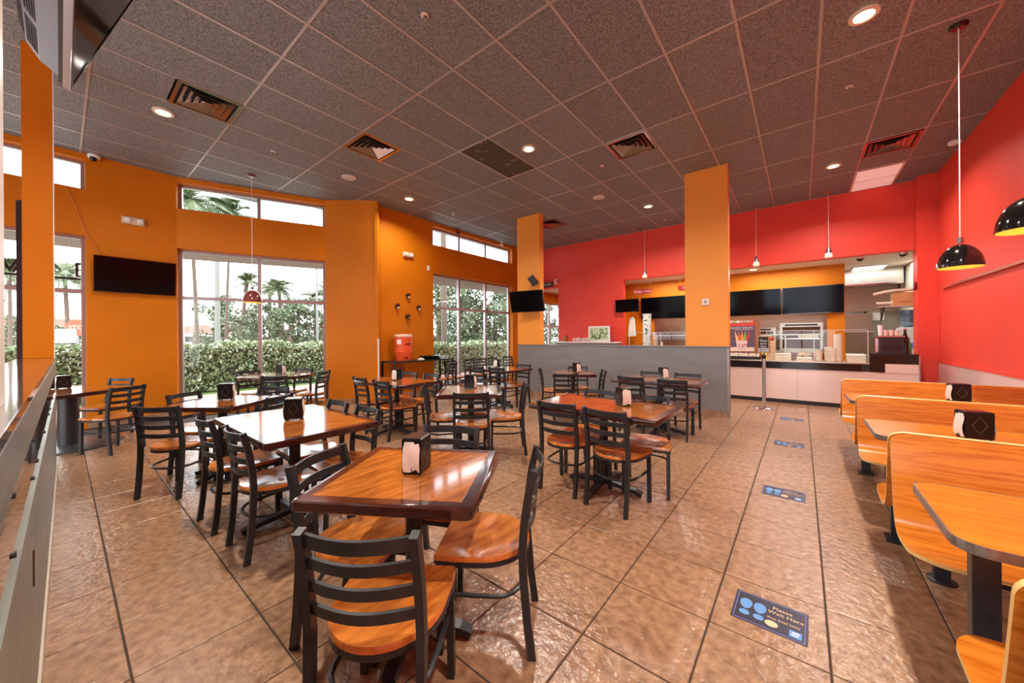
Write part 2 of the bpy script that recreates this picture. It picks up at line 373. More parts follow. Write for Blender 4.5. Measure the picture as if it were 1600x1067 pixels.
# ------------------------------------------------------------------ low partition at the left of the lens
PW = struct('wall_partition', (0, -.080, 0), PI-0.0078)        # local +x runs away from the lens, local +y is the far side
LAM = mat('worn_steel_sheet', (134, 140, 132), 0.34, 0.35, var=0.3, vscale=3, stretch=(1, 1, 6), bump=.02, bscale=8)
core = MB().box(0.55, 5.95, .012, .20, 0, 1.15).build('core', mat('dark_core', (70, 68, 66), 0.7), PW)
for x0, x1 in ((.55, 2.35), (2.352, 4.15), (4.152, 5.95)):
    MB().box(x0, x1, -.004, .012, .10, .83).build('lower_panel', LAM, PW)
    MB().box(x0, x1, -.004, .012, 1.04, 1.165).build('upper_panel', LAM, PW)
    b = MB().box(x0, x1, .003, .012, .83, 1.04).build('reflective_panel', MIRROR, PW)
    for sx in (x0+.15, (x0+x1)/2, x1-.15):
        for sz in (.865, 1.005): MB().cyl((sx, .004, sz), (sx, -.002, sz), .008, 8).build('screw', BLACKM, b)
MB().box(.55, 5.955, -.012, .012, .0, .10).build('kick_strip', mat('beige_strip', (190, 176, 156), .45), PW)
GRAN = mat('polished_brown_cap', (128, 98, 76), 0.08, coat=0.5, rgb2=(84, 62, 48), vscale=14)
MB().box(.5, 5.97, .0, .23, 1.166, 1.192).build('cap', GRAN, PW)
MB().box(.5, 5.97, -.003, -.0005, 1.155, 1.194).build('cap_edge', CHROME, PW)
MB().box(2.0, 2.012, -.0075, -.0035, .55, .67).build('door_pull', mat('dark_red_pull', (70, 34, 28), .4), PW)
for x0, x1, lab in ((5.80, 5.95, 'slim orange post standing on the far end of the low steel partition'), (1.62, 1.78, 'slim post standing on the low partition at the left picture edge')):
    dy = .0078*x0-.008; p = MB().box(-x1, -x0, -.262+dy, -.078+dy-(.034 if x0 < 2 else 0), 1.193, CE+.05).build('pillar', ORANGE); tag(p, lab, 'pillar', kind='structure')
    MB().box(-x1-.001, -x0+.001, -.077+dy-(.034 if x0 < 2 else 0), -.070+dy-(.034 if x0 < 2 else 0), 1.193, CE).build('corner_guard', mat('white_plastic', (232, 230, 224), 0.4), p)
# ================================================================== CHAIRS
SEATW = mat('varnished_seat_wood', (214, 130, 56), 0.18, coat=0.35, rgb2=(168, 86, 32), vscale=5, stretch=(5, 1.2, 1), detail=5, rand=.08, lo=.3, hi=.62)
def seat_outline(n=10, k=1.0):
    pts = [(-.198*k, .182*k), (-.19*k, .19*k), (.19*k, .19*k), (.198*k, .182*k), (.203*k, .10*k), (.200*k, 0)]
    pts += [(.200*k*math.cos(t*PI/2/n), -.215*k*math.sin(t*PI/2/n)) for t in range(1, n+1)]
    return pts+[(-x, y) for x, y in pts[::-1][1:] if y < .09]+[(-.203*k, .10*k)]
SO = seat_outline()
def seat_mesh():
    m = MB(); n = len(SO); vs = []; R = [1.0, 1.0, .985, .72, .4]; Z = [.412, .428, .434, .430, .425]
    for r, z in zip(R, Z):
        for x, y in SO: vs.append((x*r, y*r, z - (.004 if (r < .9 and y < 0) else 0)))
    vs.append((0, 0, .424)); fs = [tuple(range(n))[::-1]]
    for i in range(len(R)-1):
        for k in range(n): fs.append((i*n+k, i*n+(k+1) % n, (i+1)*n+(k+1) % n, (i+1)*n+k))
    o = (len(R)-1)*n
    for k in range(n): fs.append((o+k, o+(k+1) % n, len(vs)-1))
    m.add(vs, fs); return m.mesh('seat', SEATW, True)
CH = {}
CH['seat'] = [seat_mesh()]
CH['seat_frame'] = [MB().sweep([(x*.955, y*.955, .400) for x, y in SO], .022, .020, (0, 0, 1), True).mesh('seat_frame', BLACKM)]
CH['leg'] = []
for sx in (-1, 1):
    CH['leg'].append(MB().sweep([(.180*sx, .166, 0), (.180*sx, .157, .41)], .028, .026, (1, 0, 0)).mesh('leg', BLACKM))
    CH['leg'].append(MB().sweep([(.174*sx, -.232, 0), (.175*sx, -.212, .16), (.176*sx, -.198, .34), (.177*sx, -.194, .46), (.176*sx, -.203, .58), (.175*sx, -.222, .70), (.174*sx, -.248, .80)], .026, .034, (1, 0, 0)).mesh('leg', BLACKM))
def slat(z, yb, h):
    P = [(-.168+.336*i/10, yb-.040*math.sin(PI*i/10), z+.006*math.sin(PI*i/10)*0) for i in range(11)]
    return MB().sweep(P, h, .011, (0, -.12, 1)).mesh('back_slat', BLACKM)
CH['back_slat'] = [slat(.772, -.240, .044), slat(.694, -.220, .036), slat(.616, -.208, .036), slat(.540, -.200, .036)]
hp = [(-.172, .155, .255), (-.172, .02, .252), (-.166, -.08, .25)]+[(-.166*math.cos(PI*i/10), -.08-.115*math.sin(PI*i/10), .25) for i in range(1, 10)]+[(.166, -.08, .25), (.172, .02, .252), (.172, .155, .255)]
CH['stretcher'] = [MB().sweep(hp, .020, .020, None, False, 6).mesh('stretcher', BLACKM, True)]
def chair(px, py, ang, label):
    """px, py = middle between the back post tops; ang = direction (deg) the sitter looks"""
    a = math.radians(ang); y = Vector((math.cos(a), math.sin(a), 0)); c = Vector((px, py, 0))+y*.245
    t = thing('dining_chair', label, 'chair', c, a-PI/2, 'ladder-back dining chairs')
    for k, ms in CH.items():
        for me in ms: inst(k, me, t)
    return t
N = 'black ladder-back chair '
CHAIRS = [
 (-1.022, 0.541, 125, N+'nearest the camera, its slatted back towards us at the front table'),
 (-1.850, 0.790, 27, N+'on the left side of the front table, half hidden by its top'),
 (-0.985, 1.400, 213, N+'seen from the side, right of the front square table'),
 (-1.760, 1.570, 295, N+'facing us on the far side of the front square table'),
 (-2.796, 0.681, 91, N+'right of the pair on our side of the reflective long table'),
 (-3.385, 0.645, 92, N+'left of the pair on our side of the reflective long table'),
 (-3.280, 1.570, 268, N+'far left at the reflective long table, only its top rail showing'),
 (-2.787, 1.579, 268, N+'far right side of the reflective long table, beside the front table'),
 (-4.300, 0.505, 130, N+'standing alone with its back to us at the left square table'),
 (-5.130, 0.820, 37, N+'on the window side of the left square table, facing right'),
 (-4.118, 1.389, 216, N+'at the left square table, close behind the long table napkin box'),
 (-4.842, 1.563, 304, N+'between the left square table and the round table'),
 (-6.340, 2.050, 134, N+'with its back to us at the round table by the middle window'),
 (-7.700, 2.090, 8, N+'left of the middle window mullion, behind the round table'),
 (-7.400, 2.900, 298, N+'under the right pane of the middle window, behind the round table'),
 (-6.460, 2.860, 218, N+'seen from the side right of the round table, before the orange panel'),
 (-6.460, 0.520, 212, N+'in front of the window-corner table beside the low steel partition'),
 (-7.880, 0.565, 305, N+'behind the window-corner table, against the orange wall under the screen'),
 (-5.020, 2.710, 88, N+'left of the near pair at the brown table before the console'),
 (-4.410, 2.677, 88, N+'right of the near pair at the brown table before the console'),
 (-5.040, 3.600, 272, N+'far left side of the brown table, below the orange drink cooler'),
 (-4.500, 3.610, 268, N+'far right side of the brown table, below the black trays'),
 (-3.500, 2.700, 49, N+'left of the bright white-reflecting centre table, facing right'),
 (-2.660, 2.640, 132, N+'with its back to us at the bright white-reflecting centre table'),
 (-2.600, 3.500, 222, N+'seen from the side right of the bright white-reflecting centre table'),
 (-3.460, 3.490, 308, N+'on the far side of the bright white-reflecting centre table'),
 (-4.946, 5.048, 93, N+'left of the near pair at the table before the far windows'),
 (-4.460, 5.090, 92, N+'right of the near pair at the table before the far windows'),
 (-4.500, 6.000, 266, N+'facing us at the farthest table, near the orange pillar with the screen'),
 (-6.760, 5.980, 2, N+'first in the row along the far windows, next to the black console'),
 (-6.740, 6.620, 0, N+'second in the row along the far windows, by the first mullion'),
 (-6.740, 7.060, -3, N+'third in the row along the far windows, between the mullions'),
 (-6.730, 7.520, 0, N+'fourth in the row along the far windows, by the second mullion'),
 (-6.700, 8.140, -8, N+'last in the row along the far windows, nearest the orange pillar'),
 (-6.220, 5.620, 200, N+'turned to the window beside the right leg of the black console'),
 (-3.655, 5.365, 33, N+'left of the small table before the grey half wall'),
 (-2.820, 4.840, 124, N+'with its back to us at the small table before the half wall'),
 (-3.330, 6.150, 304, N+'between the small square table and the grey half wall'),
 (-2.600, 5.720, 214, N+'seen edge-on right of the small table before the half wall'),
 (-1.886, 5.020, 86, N+'left of the near pair at the long table along the half wall'),
 (-1.329, 5.005, 92, N+'right of the near pair at the long table along the half wall'),
 (-1.860, 5.910, 270, N+'left of the pair between the long table and the half wall'),
 (-1.339, 5.895, 266, N+'right of the pair between the long table and the half wall'),
 (-1.674, 2.690, 91, N+'left of the near pair at the orange-glowing middle table'),
 (-1.208, 2.642, 84, N+'right of the near pair at the orange-glowing middle table'),
 (-1.669, 3.585, 268, N+'far left side of the orange-glowing middle table'),
 (-1.147, 3.519, 284, N+'far right side of the orange-glowing middle table, its seat showing below'),
]
for q in CHAIRS: chair(*q)
# ================================================================== TABLES
DARKW = mat('dark_mahogany_edge', (74, 34, 26), 0.14, coat=0.6, rgb2=(44, 20, 16), vscale=7, stretch=(1, 1, 1))
INLAY = mat('varnished_oak_field', (176, 106, 46), 0.11, coat=0.6, rgb2=(132, 72, 28), vscale=4.5, stretch=(7, 1.3, 1), detail=6)
TH_ = .745
def rrect(w, d, r=.02, n=3):
    P = []
    for cx, cy, a0 in ((w/2-r, d/2-r, 0), (-w/2+r, d/2-r, 1), (-w/2+r, -d/2+r, 2), (w/2-r, -d/2+r, 3)):
        for i in range(n+1):
            a = (a0+i/n)*PI/2; P.append((cx+r*math.cos(a), cy+r*math.sin(a)))
    return P
def slab(m, P, z0, z1, c):
    n = len(P); q = lambda k: [(x*(1-k/max(abs(P[0][0]), .3)), y*(1-k/max(abs(P[0][0]), .3))) for x, y in P]
    vs = [(x, y, z0) for x, y in q(c)]+[(x, y, z0+c) for x, y in P]+[(x, y, z1-c) for x, y in P]+[(x, y, z1) for x, y in q(c)]
    fs = [tuple(range(n))[::-1], tuple(range(3*n, 4*n))]
    for i in range(3):
        for k in range(n): fs.append((i*n+k, i*n+(k+1) % n, (i+1)*n+(k+1) % n, (i+1)*n+k))
    return m.add(vs, fs)
def base(t, arm=.30, rot=0.0, r=.038):
    MB().lathe([(r, .05), (r, .69)], 16).build('column', BLACKM, t, True)
    MB().box(-.14, .14, -.14, .14, .69, .702).build('top_plate', BLACKM, t)
    for k in range(4):
        a = rot+k*PI/2; d = Vector((math.cos(a), math.sin(a), 0))
        f = MB().sweep([d*.0+Vector((0, 0, .062)), d*.10+Vector((0, 0, .055)), d*(arm-.05)+Vector((0, 0, .034)), d*arm+Vector((0, 0, .018))], .055, .032, d.cross(Vector((0, 0, 1)))).build('base_arm', BLACKM, t)
        MB().lathe([(.020, 0), (.020, .012)], 10, Matrix.Translation(d*(arm-.02))).build('foot', BLACKP, f)
def table(x, y, w, d, rotdeg, label, arm=.30, armrot=0.0):
    t = thing('dining_table', label, 'table', (x, y, 0), math.radians(rotdeg), 'dining tables')
    slab(MB(), rrect(w, d, .022), .700, TH_, .006).build('table_top', DARKW, t, True)
    iw, idp = w-.11, d-.11
    MB().cbox(-iw/2, iw/2, -idp/2, idp/2, TH_-.002, TH_+.0008, .0004).build('inlay', INLAY, t)
    base(t, arm, armrot); return t
TABLES = [
 (-1.42, 1.03, .72, .69, 32, 'square wood-topped table with dark edge, nearest the camera'),
 (-3.05, 1.125, 1.15, .75, 0, 'long table with window reflections on its top, behind the front table'),
 (-4.56, 1.02, .73, .70, 36, 'square table left of the long reflective table, its corner pointing at us'),
 (-4.64, 3.08, 1.14, .74, 0, 'brown glossy table in front of the black console and drink cooler'),
 (-3.075, 3.05, .73, .80, 42.5, 'square centre table whose top mirrors the windows almost white'),
 (-4.72, 5.47, 1.14, .74, 0, 'farthest table, in front of the three-light window'),
 (-3.09, 5.54, .72, .70, 34, 'small square table in front of the left part of the grey half wall'),
 (-1.595, 5.385, 1.17, .74, 0, 'long table along the right part of the grey half wall'),
 (-1.41, 3.09, 1.18, .73, -1, 'long table glowing orange in the middle of the room'),
]
for q in TABLES: table(*q, arm=.27 if q[2] < .9 else .34)
t = thing('round_table', 'round table under the middle window, ringed by four chairs', 'table', (-7.10, 2.35, 0))
slab(MB(), [(.56*math.cos(2*PI*k/40), .56*math.sin(2*PI*k/40)) for k in range(40)], .700, TH_, .006).build('table_top', DARKW, t, True)
MB().lathe([(.505, TH_-.002), (.505, TH_+.0008), (0, TH_+.0008)], 40).build('inlay', INLAY, t, False); base(t, .32, .6)
t = thing('window_corner_table', 'big table on a thick drum column, beyond the low steel partition', 'table', (-7.16, -.10, 0), math.radians(-57))
slab(MB(), rrect(1.16, 1.2, .05), .700, TH_, .006).build('table_top', DARKW, t, True)
MB().cbox(-.52, .52, -.54, .54, TH_-.002, TH_+.0008, .0004).build('inlay', INLAY, t)
DRUM = mat('dark_grey_steel', (62, 64, 66), 0.32, 0.4)
OFF = Matrix.Translation((-.26, -.106, 0)); MB().lathe([(.095, .02), (.095, .69)], 24, OFF).build('column', DRUM, t, True); MB().lathe([(.50, 0), (.50, .012), (.47, .022), (.09, .03)], 36, OFF).build('base_disc', mat('worn_steel_disc', (96, 98, 100), 0.3, 0.6), t, True)
MB().box(-.2, .2, -.2, .2, .69, .702, OFF).build('top_plate', BLACKM, t)
# ================================================================== BOOTHS
PLY = mat('amber_oak_laminate', (218, 134, 44), 0.22, coat=0.2, rgb2=(194, 106, 28), vscale=3.4, stretch=(1.6, 9, 22), detail=7, lo=.36, hi=.56)
PLYE = mat('pale_ply_edge', (236, 190, 120), 0.35)
BX0, BX1 = .36, 1.865
def shell(sign):
    """moulded plywood seat and back swept along x; sign=+1 faces away from the lens; two rounded free corners"""
    P = [(.030, .855), (.045, .80), (.062, .72), (.082, .63), (.104, .54), (.124, .475), (.150, .435), (.190, .412), (.240, .406), (.300, .410), (.370, .420), (.440, .430), (.490, .434), (.515, .430)]
    n = len(P); vs = []; L = [0.0]
    for i in range(1, n): L.append(L[-1]+math.hypot(P[i][0]-P[i-1][0], P[i][1]-P[i-1][1]))
    def inset(l):
        a = .055; b = .11; e = L[-1]
        if l < a: return a-math.sqrt(max(0, a*a-(a-l)**2))
        if l > e-b: return b-math.sqrt(max(0, b*b-(l-(e-b))**2))
        return 0.0
    # refine both ends so the rounding shows
    pts = []
    for i in range(n-1):
        k = 5 if i in (0, 1, n-2, n-3, n-4) else 2
        for q in range(k):
            f = q/k; pts.append((P[i][0]+(P[i+1][0]-P[i][0])*f, P[i][1]+(P[i+1][1]-P[i][1])*f, L[i]+(L[i+1]-L[i])*f))
    pts.append((*P[-1], L[-1])); m = MB(); n = len(pts); th = .017
    for side in (0, 1):
        for i, (y, z, l) in enumerate(pts):
            a = pts[max(0, i-1)]; b = pts[min(n-1, i+1)]; dy, dz = b[0]-a[0], b[1]-a[1]; ln = math.hypot(dy, dz)
            oy, oz = (-dz/ln*th*side, dy/ln*th*side)
            ins = inset(l)
            vs += [(BX0+ins, sign*(y-oy*1), z-oz*1 if True else z), (BX1-ins*.2, sign*(y-oy), z-oz)]
    q = 2*n; face = []; edge = []
    for i in range(n-1):
        face += [(2*i, 2*i+1, 2*i+3, 2*i+2), (q+2*i, q+2*i+2, q+2*i+3, q+2*i+1)]
        edge += [(2*i, 2*i+2, q+2*i+2, q+2*i), (2*i+1, q+2*i+1, q+2*i+3, 2*i+3)]
    edge += [(0, q, q+1, 1), (2*n-2, 2*n-1, q+2*n-1, q+2*n-2)]
    m.add(vs, face); o = len(m.f); m.cur = 1; m.add([], []); m.f += edge; m.mi += [1]*len(edge)
    return m
sh = {s: shell(s).mesh('bench_shell', [PLY, PLYE], True) for s in (-1, 1)}
def bench(c, label, sides=(-1, 1)):
    t = thing('booth_bench', label, 'bench', (0, c, 0), 0, 'booth benches')
    for s in sides: inst('bench_shell', sh[s], t)
    for x in (.60, 1.66):
        for s in sides:
            MB().box(x-.03, x+.03, s*.30-.022, s*.30+.022, .012, .372).build('leg', BLACKM, t)
            MB().lathe([(.058, 0), (.058, .008), (.045, .0118), (0, .0118)], 20, Matrix.Translation((x, s*.30, 0))).build('foot_plate', BLACKM, t)
            MB().box(x-.028, x+.028, min(s*.06, s*.46), max(s*.06, s*.46), .372, .385).build('seat_bracket', BLACKM, t)
    for s in sides: MB().box(.68, 1.80, s*.22-.02, s*.22+.02, .335, .371).build('cross_beam', BLACKM, t)
    MB().box(.62, .65, -.01, .01, .40, .80).build('back_support', BLACKM, t); MB().box(1.62, 1.65, -.01, .01, .40, .80).build('back_support', BLACKM, t)
    return t
for c, lab in ((1.27, 'double plywood booth bench at the bottom right corner, mostly cut off by the frame'), (2.75, 'double plywood booth bench with the largest back panel in view, second from us'),
               (4.23, 'double plywood booth bench third from us, behind the second booth table'), (5.71, 'double plywood booth bench farthest away, nearest the service counter')): bench(c, lab)
TAPE = mat('worn_metal_banding', (156, 148, 140), 0.28, 0.7, var=.35, vscale=30)
BTOP = mat('amber_table_laminate', (222, 136, 36), 0.2, coat=0.25, rgb2=(204, 116, 28), vscale=5, stretch=(.8, 7, 1), detail=6)
def btable(c, label):
    t = thing('booth_table', label, 'table', (0, c, 0), 0, 'booth tables')
    x0, x1, y0, y1, r = .362, 1.885, -.30, .30, .075; P = [(x1, y0), (x1, y1)]
    P += [(x0+r-r*math.sin(i*PI/2/6), y1-r+r*math.cos(i*PI/2/6)) for i in range(7)]; P += [(x0+r-r*math.cos(i*PI/2/6), y0+r-r*math.sin(i*PI/2/6)) for i in range(7)]
    MB().prism(P, .716, .745).build('table_top', BTOP, t)
    ring = [(x+(-.0015 if x < 1 else 0), y, .7305) for x, y in P[2:]]; ring = [(x1, y1, .7305)]+ring+[(x1, y0, .7305)]
    MB().sweep(ring, .031, .005, (0, 0, 1)).build('edge_banding', TAPE, t)
    for x in (.49, 1.70):
        MB().box(x-.032, x+.032, .02-.024, .02+.024, .012, .70).build('leg', BLACKM, t)
        MB().cbox(x-.06, x+.06, -.05, .09, 0, .012, .004).build('foot_plate', BLACKM, t); MB().box(x-.04, x+.04, -.2, .2, .70, .7155).build('top_bracket', BLACKM, t)
    return t
for c, lab in ((1.98, 'booth table with metal-banded edge nearest us at the right picture edge'), (3.45, 'booth table second from us, carrying a napkin box in the middle of the row'), (4.95, 'booth table third from us, mostly hidden behind a bench back')): btable(c, lab)
# ================================================================== NAPKIN BOXES
DISP = mat('dispenser_black', (28, 27, 29), 0.22, 0.3); PAPER = mat('napkin_paper', (232, 222, 214), 0.8, var=.08, vscale=20); EMB = mat('embossed_line', (120, 118, 116), .3, .5)
def dispenser_parts():
    d = {}
    b = MB(); b.cbox(-.046, .046, -.060, .060, .008, .165, .006); d['body'] = [b.mesh('body', DISP)]
    nap = []
    for s in (-1, 1):
        m = MB(); vs = []
        for i in range(5):
            for j in range(7):
                x = -.040+.020*i; z = .012+.138*j/6; vs.append((x, s*(.0605+.004*math.sin(i*1.7+j*.9)+.006*math.sin(PI*j/6)), z))
        fs = [(i*7+j, (i+1)*7+j, (i+1)*7+j+1, i*7+j+1) for i in range(4) for j in range(6)]
        m.add(vs, fs); nap.append(m.mesh('napkins', PAPER, True))
    d['napkins'] = nap
    d['foot'] = [MB().lathe([(.007, 0), (.007, .008)], 8, Matrix.Translation((x, y, 0))).mesh('foot', BLACKP) for x in (-.036, .036) for y in (-.05, .05)]
    em = []
    for s in (-1, 1):
        em.append(MB().sweep([(s*.0466, y, z) for y, z in ((0, .035), (.032, .085), (0, .135), (-.032, .085))], .003, .002, (1, 0, 0), True).mesh('diamond_emblem', EMB))
    d['diamond_emblem'] = em
    return d
DP = dispenser_parts()
DSP = [(-1.415, 1.045, .746, 30, 'tall napkin box with crumpled napkins on the front square table'),
 (-3.07, 1.13, .746, -30, 'black napkin box on the long reflective table'), (-4.63, 1.07, .746, -28, 'black napkin box on the left square table'),
 (-7.15, 2.42, .746, 118, 'napkin box on the round table by the middle window'), (-7.45, .02, .746, 10, 'napkin box with diamond emblem beyond the low partition'),
 (-4.66, 3.10, .746, 20, 'napkin box showing its white napkins on the brown table by the console'), (-3.17, 3.14, .746, 112, 'grey-faced napkin box on the white-reflecting centre table'),
 (-4.90, 5.62, .746, 10, 'pink-lit napkin box on the farthest table by the window'), (-3.05, 5.60, .746, 62, 'napkin box on the small square table before the grey half wall'),
 (-1.57, 5.48, .746, 45, 'napkin box on the long table along the grey half wall'), (-1.255, 3.17, .746, 48, 'napkin box with pink-lit napkins on the orange-glowing middle table'),
 (.80, 3.40, .745, 104, 'napkin box on the second booth table, white napkins to the left'), (1.13, 5.18, .745, 104, 'napkin box on the third booth table, seen over a bench back')]
for x, y, z, r, lab in DSP:
    t = thing('napkin_dispenser', lab, 'napkin box', (x, y, z), math.radians(r), 'napkin boxes on the tables')
    for k, ms in DP.items():
        for me in ms: inst(k, me, t)
# ================================================================== CEILING FIXTURES
RING = mat('white_trim_ring', (226, 214, 200), 0.4)
GLOW = mat('lit_lamp_glass', (255, 226, 170), 0.4, emit=(255, 214, 150), estr=9.0)
dl_lab = ['recessed downlight largest in view, above the booths', 'recessed downlight near the white ceiling light panel', 'recessed downlight between the two orange pillars', 'recessed downlight beside the dark stained ceiling tile', 'recessed downlight above the orange panel corner', 'recessed downlight beside the leftmost ceiling vent']
for i, (x, y) in enumerate(DOWN[:6]):
    t = thing('recessed_downlight', dl_lab[i], 'ceiling light', (x, y, CE-.012), 0, 'recessed downlights')
    MB().lathe([(.072, .006), (.074, -.004), (.104, -.002), (.106, .012)], 28).build('trim_ring', RING, t, True)
    MB().lathe([(.071, .009), (0, .009)], 28).build('lamp_glass', GLOW, t)
VM = mat('vent_metal', (176, 164, 158), 0.16, 0.95); VD = mat('vent_dark', (16, 15, 15), 0.6)
vparts = [('backing', MB().box(-.295, .295, -.295, .295, .012, .016).mesh('backing', VD))]
m = MB()
for k in range(4): m.prism([(-.300, -.300), (.300, -.300), (.262, -.262), (-.262, -.262)], -.006, .012, Matrix.Rotation(k*PI/2, 4, 'Z'))
vparts.append(('frame', m.mesh('frame', VM)))
for r in (.235, .172, .110, .052):
    m = MB()
    for k in range(4):
        Mx = Matrix.Rotation(k*PI/2, 4, 'Z'); a, b = r, r-.045
        m.add([(-a, -a, -.010), (a, -a, -.010), (b, -b, .011), (-b, -b, .011), (-a, -a, -.007), (a, -a, -.007), (b, -b, .014), (-b, -b, .014)], [(0, 1, 2, 3), (7, 6, 5, 4), (0, 4, 5, 1), (2, 6, 7, 3), (0, 3, 7, 4), (1, 5, 6, 2)], Mx)
    vparts.append(('louver', m.mesh('louver', VM)))
vl = ['square louvered ceiling vent farthest left, near the hanging screen', 'square louvered ceiling vent in the middle left, with a white-reflecting side', 'square louvered ceiling vent right of centre, with dark stains around it', 'small looking ceiling vent right behind the orange pillar with the screen', 'louvered ceiling vent reflecting red, near the right wall']
for (x, y), lab in zip(VENTS, vl):
    t = thing('ceiling_vent', lab, 'vent', (x, y, CE-.006), 0, 'louvered ceiling vents')
    for nm, me in vparts: inst(nm, me, t)
t = thing('ceiling_light_panel', 'white rectangular fluorescent ceiling panel above the service counter', 'ceiling light', (*FLUO, CE-.004))
m = MB()
for k in (0, 1): m.box(-.302, .302, -.607+1.19*k, -.583+1.19*k, -.004, .02); m.box(-.302+.580*k, -.278+.580*k, -.583, .583, -.004, .02)
m.build('frame', RING, t); MB().box(-.278, .278, -.583, .583, .004, .010).build('diffuser', mat('ribbed_diffuser', (236, 214, 206), 0.4, bump=.3, bscale=60, emit=(255, 225, 215), estr=0.25), t); MB().box(-.278, .278, -.008, .008, -.001, .0035).build('divider', RING, t)
WPL = mat('white_plastic', (232, 230, 224), 0.4)
for (x, y), lab in (((-6.284, 3.227), 'round white ceiling speaker above the round table'), ((-3.24, 6.94), 'round white ceiling speaker left of the near orange pillar')):
    t = thing('ceiling_speaker', lab, 'speaker', (x, y, CE-.004)); MB().lathe([(.118, .004), (.120, -.006), (.108, -.010)], 28).build('rim', WPL, t, True); MB().lathe([(.108, -.009), (0, -.0095)], 28).build('grille', mat('speaker_grille', (214, 208, 200), .6, bump=.3, bscale=250), t)
for (x, y), lab in (((-2.598, 2.039), 'fire sprinkler nearest us at the top centre of the ceiling'), ((-2.598, 5.706), 'fire sprinkler beside the ceiling vent right of centre'), ((.448, 5.707), 'fire sprinkler above the booths, under the big downlight'), ((-6.285, 2.046), 'fire sprinkler left, in front of the middle window'),
                    ((-6.261, 5.68), 'fire sprinkler above the far windows'), ((-2.625, 9.381), 'fire sprinkler close to the red wall')):
    t = thing('fire_sprinkler', lab, 'sprinkler', (x, y, CE-.002), 0, 'ceiling fire sprinklers')
    MB().lathe([(.036, 0), (.034, -.008), (.016, -.012)], 18).build('escutcheon', RING, t, True); MB().lathe([(.009, -.010), (.009, -.034)], 10).build('stem', CHROME, t)
    MB().lathe([(.020, -.034), (.020, -.038), (0, -.038)], 12).build('deflector', CHROME, t)
def dome_pendant(x, y, zb, lab, m, cord=None, r=.147, lampw=5):
    t = thing('pendant_lamp', lab, 'lamp', (x, y, CE)); zt = zb+.275-CE; zb = zb-CE
    MB().lathe([(.065, -.001), (.065, -.012), (.045, -.030), (.006, -.032)], 20).build('canopy', m, t, True)
    MB().cyl((0, 0, -.03), (0, 0, zt), .0045, 8).build('cord', cord or WPL, t)
    MB().lathe([(.020, zt+.002), (.022, zt-.02), (.022, zt-.05), (0, zt-.05)], 16).build('socket', mat('nickel', (150, 150, 152), .25, .9), t, True)
    H = .215; P = [(r*math.cos(a), zb+H*math.sin(a)) for a in [i*PI/2/12*.93 for i in range(13)]]
    MB().lathe(P, 32).build('shade', m, t, True)
    MB().lathe([(q[0]*.965, q[1]-.002) for q in P], 32).build('shade_lining', mat('yellow_lining', (255, 206, 84), .5, emit=(255, 190, 80), estr=.35), t, True)  # bulb light on the yellow lining is put in as a faint glow
    MB().ball((0, 0, zb+.10), .032, 12, 8).build('bulb', GLOW, t, True)
SHB = mat('black_lacquer', (20, 17, 17), 0.12, coat=.5)
dome_pendant(1.157, 5.233, 1.985, 'black dome pendant lamp over the booths, whole in view', SHB)
dome_pendant(1.157, 3.90, 2.035, 'black dome pendant lamp cut by the right picture edge', SHB)
dome_pendant(-7.515, 2.109, 2.005, 'dome pendant lamp before the middle window, reddish reflection put into its colour', mat('red_reflection_lacquer', (122, 62, 58), 0.16, coat=.4), r=.147)  # same shade as the black ones; a reddish reflection is painted into it
for x, y, lab in ((-3.253, 9.753, 'small glass pendant lamp left of the near orange pillar'), (-.782, 9.763, 'small glass pendant lamp just right of the near orange pillar'), (.436, 9.656, 'small glass pendant lamp before the red lintel, third and rightmost')):
    t = thing('mini_pendant', lab, 'lamp', (x, y, CE), 0, 'small pendants over the counter')
    MB().lathe([(.06, -.001), (.06, -.01), (.04, -.03), (.004, -.032)], 18).build('canopy', mat('rose_metal', (170, 110, 104), .3, .6), t, True)
    MB().cyl((0, 0, -.03), (0, 0, -1.09), .004, 6).build('cord', WPL, t)
    MB().lathe([(.012, -1.09), (.022, -1.12), (.045, -1.19), (.052, -1.23)], 18).build('cap', mat('nickel', (150, 150, 152), .25, .9), t, True)
    MB().lathe([(.053, -1.23), (.062, -1.27), (.064, -1.31), (.055, -1.318), (0, -1.318)], 18).build('glass_shade', mat('frosted_glass', (226, 214, 200), .3, emit=(255, 230, 200), estr=.25), t, True)
t = thing('smoke_detector', 'round white smoke detector on the ceiling by the right red wall', 'detector', (1.80, 8.34, CE)); MB().lathe([(.07, 0), (.07, -.03), (.055, -.045), (0, -.048)], 20).build('housing', WPL, t, True); MB().lathe([(.03, -.048), (.03, -.056), (0, -.057)], 14).build('vent_ring', RING, t)
for x, y, lab in ((-7.08, 6.59, 'small dark bullet camera over the first mullion of the far window'), (-6.98, 8.25, 'small white bullet camera over the right pane of the far window')):
    t = thing('bullet_camera', lab, 'camera', (x, y, CE)); mm = BLACKP if 'dark' in lab else WPL
    MB().lathe([(.035, 0), (.035, -.012), (0, -.012)], 14).build('mount', mm, t); MB().cyl((0, 0, -.01), (0, 0, -.09), .012, 8).build('arm', mm, t); MB().cyl((-.02, -.04, -.10), (.04, .03, -.125), .028, 12).build('body', mm, t, True)
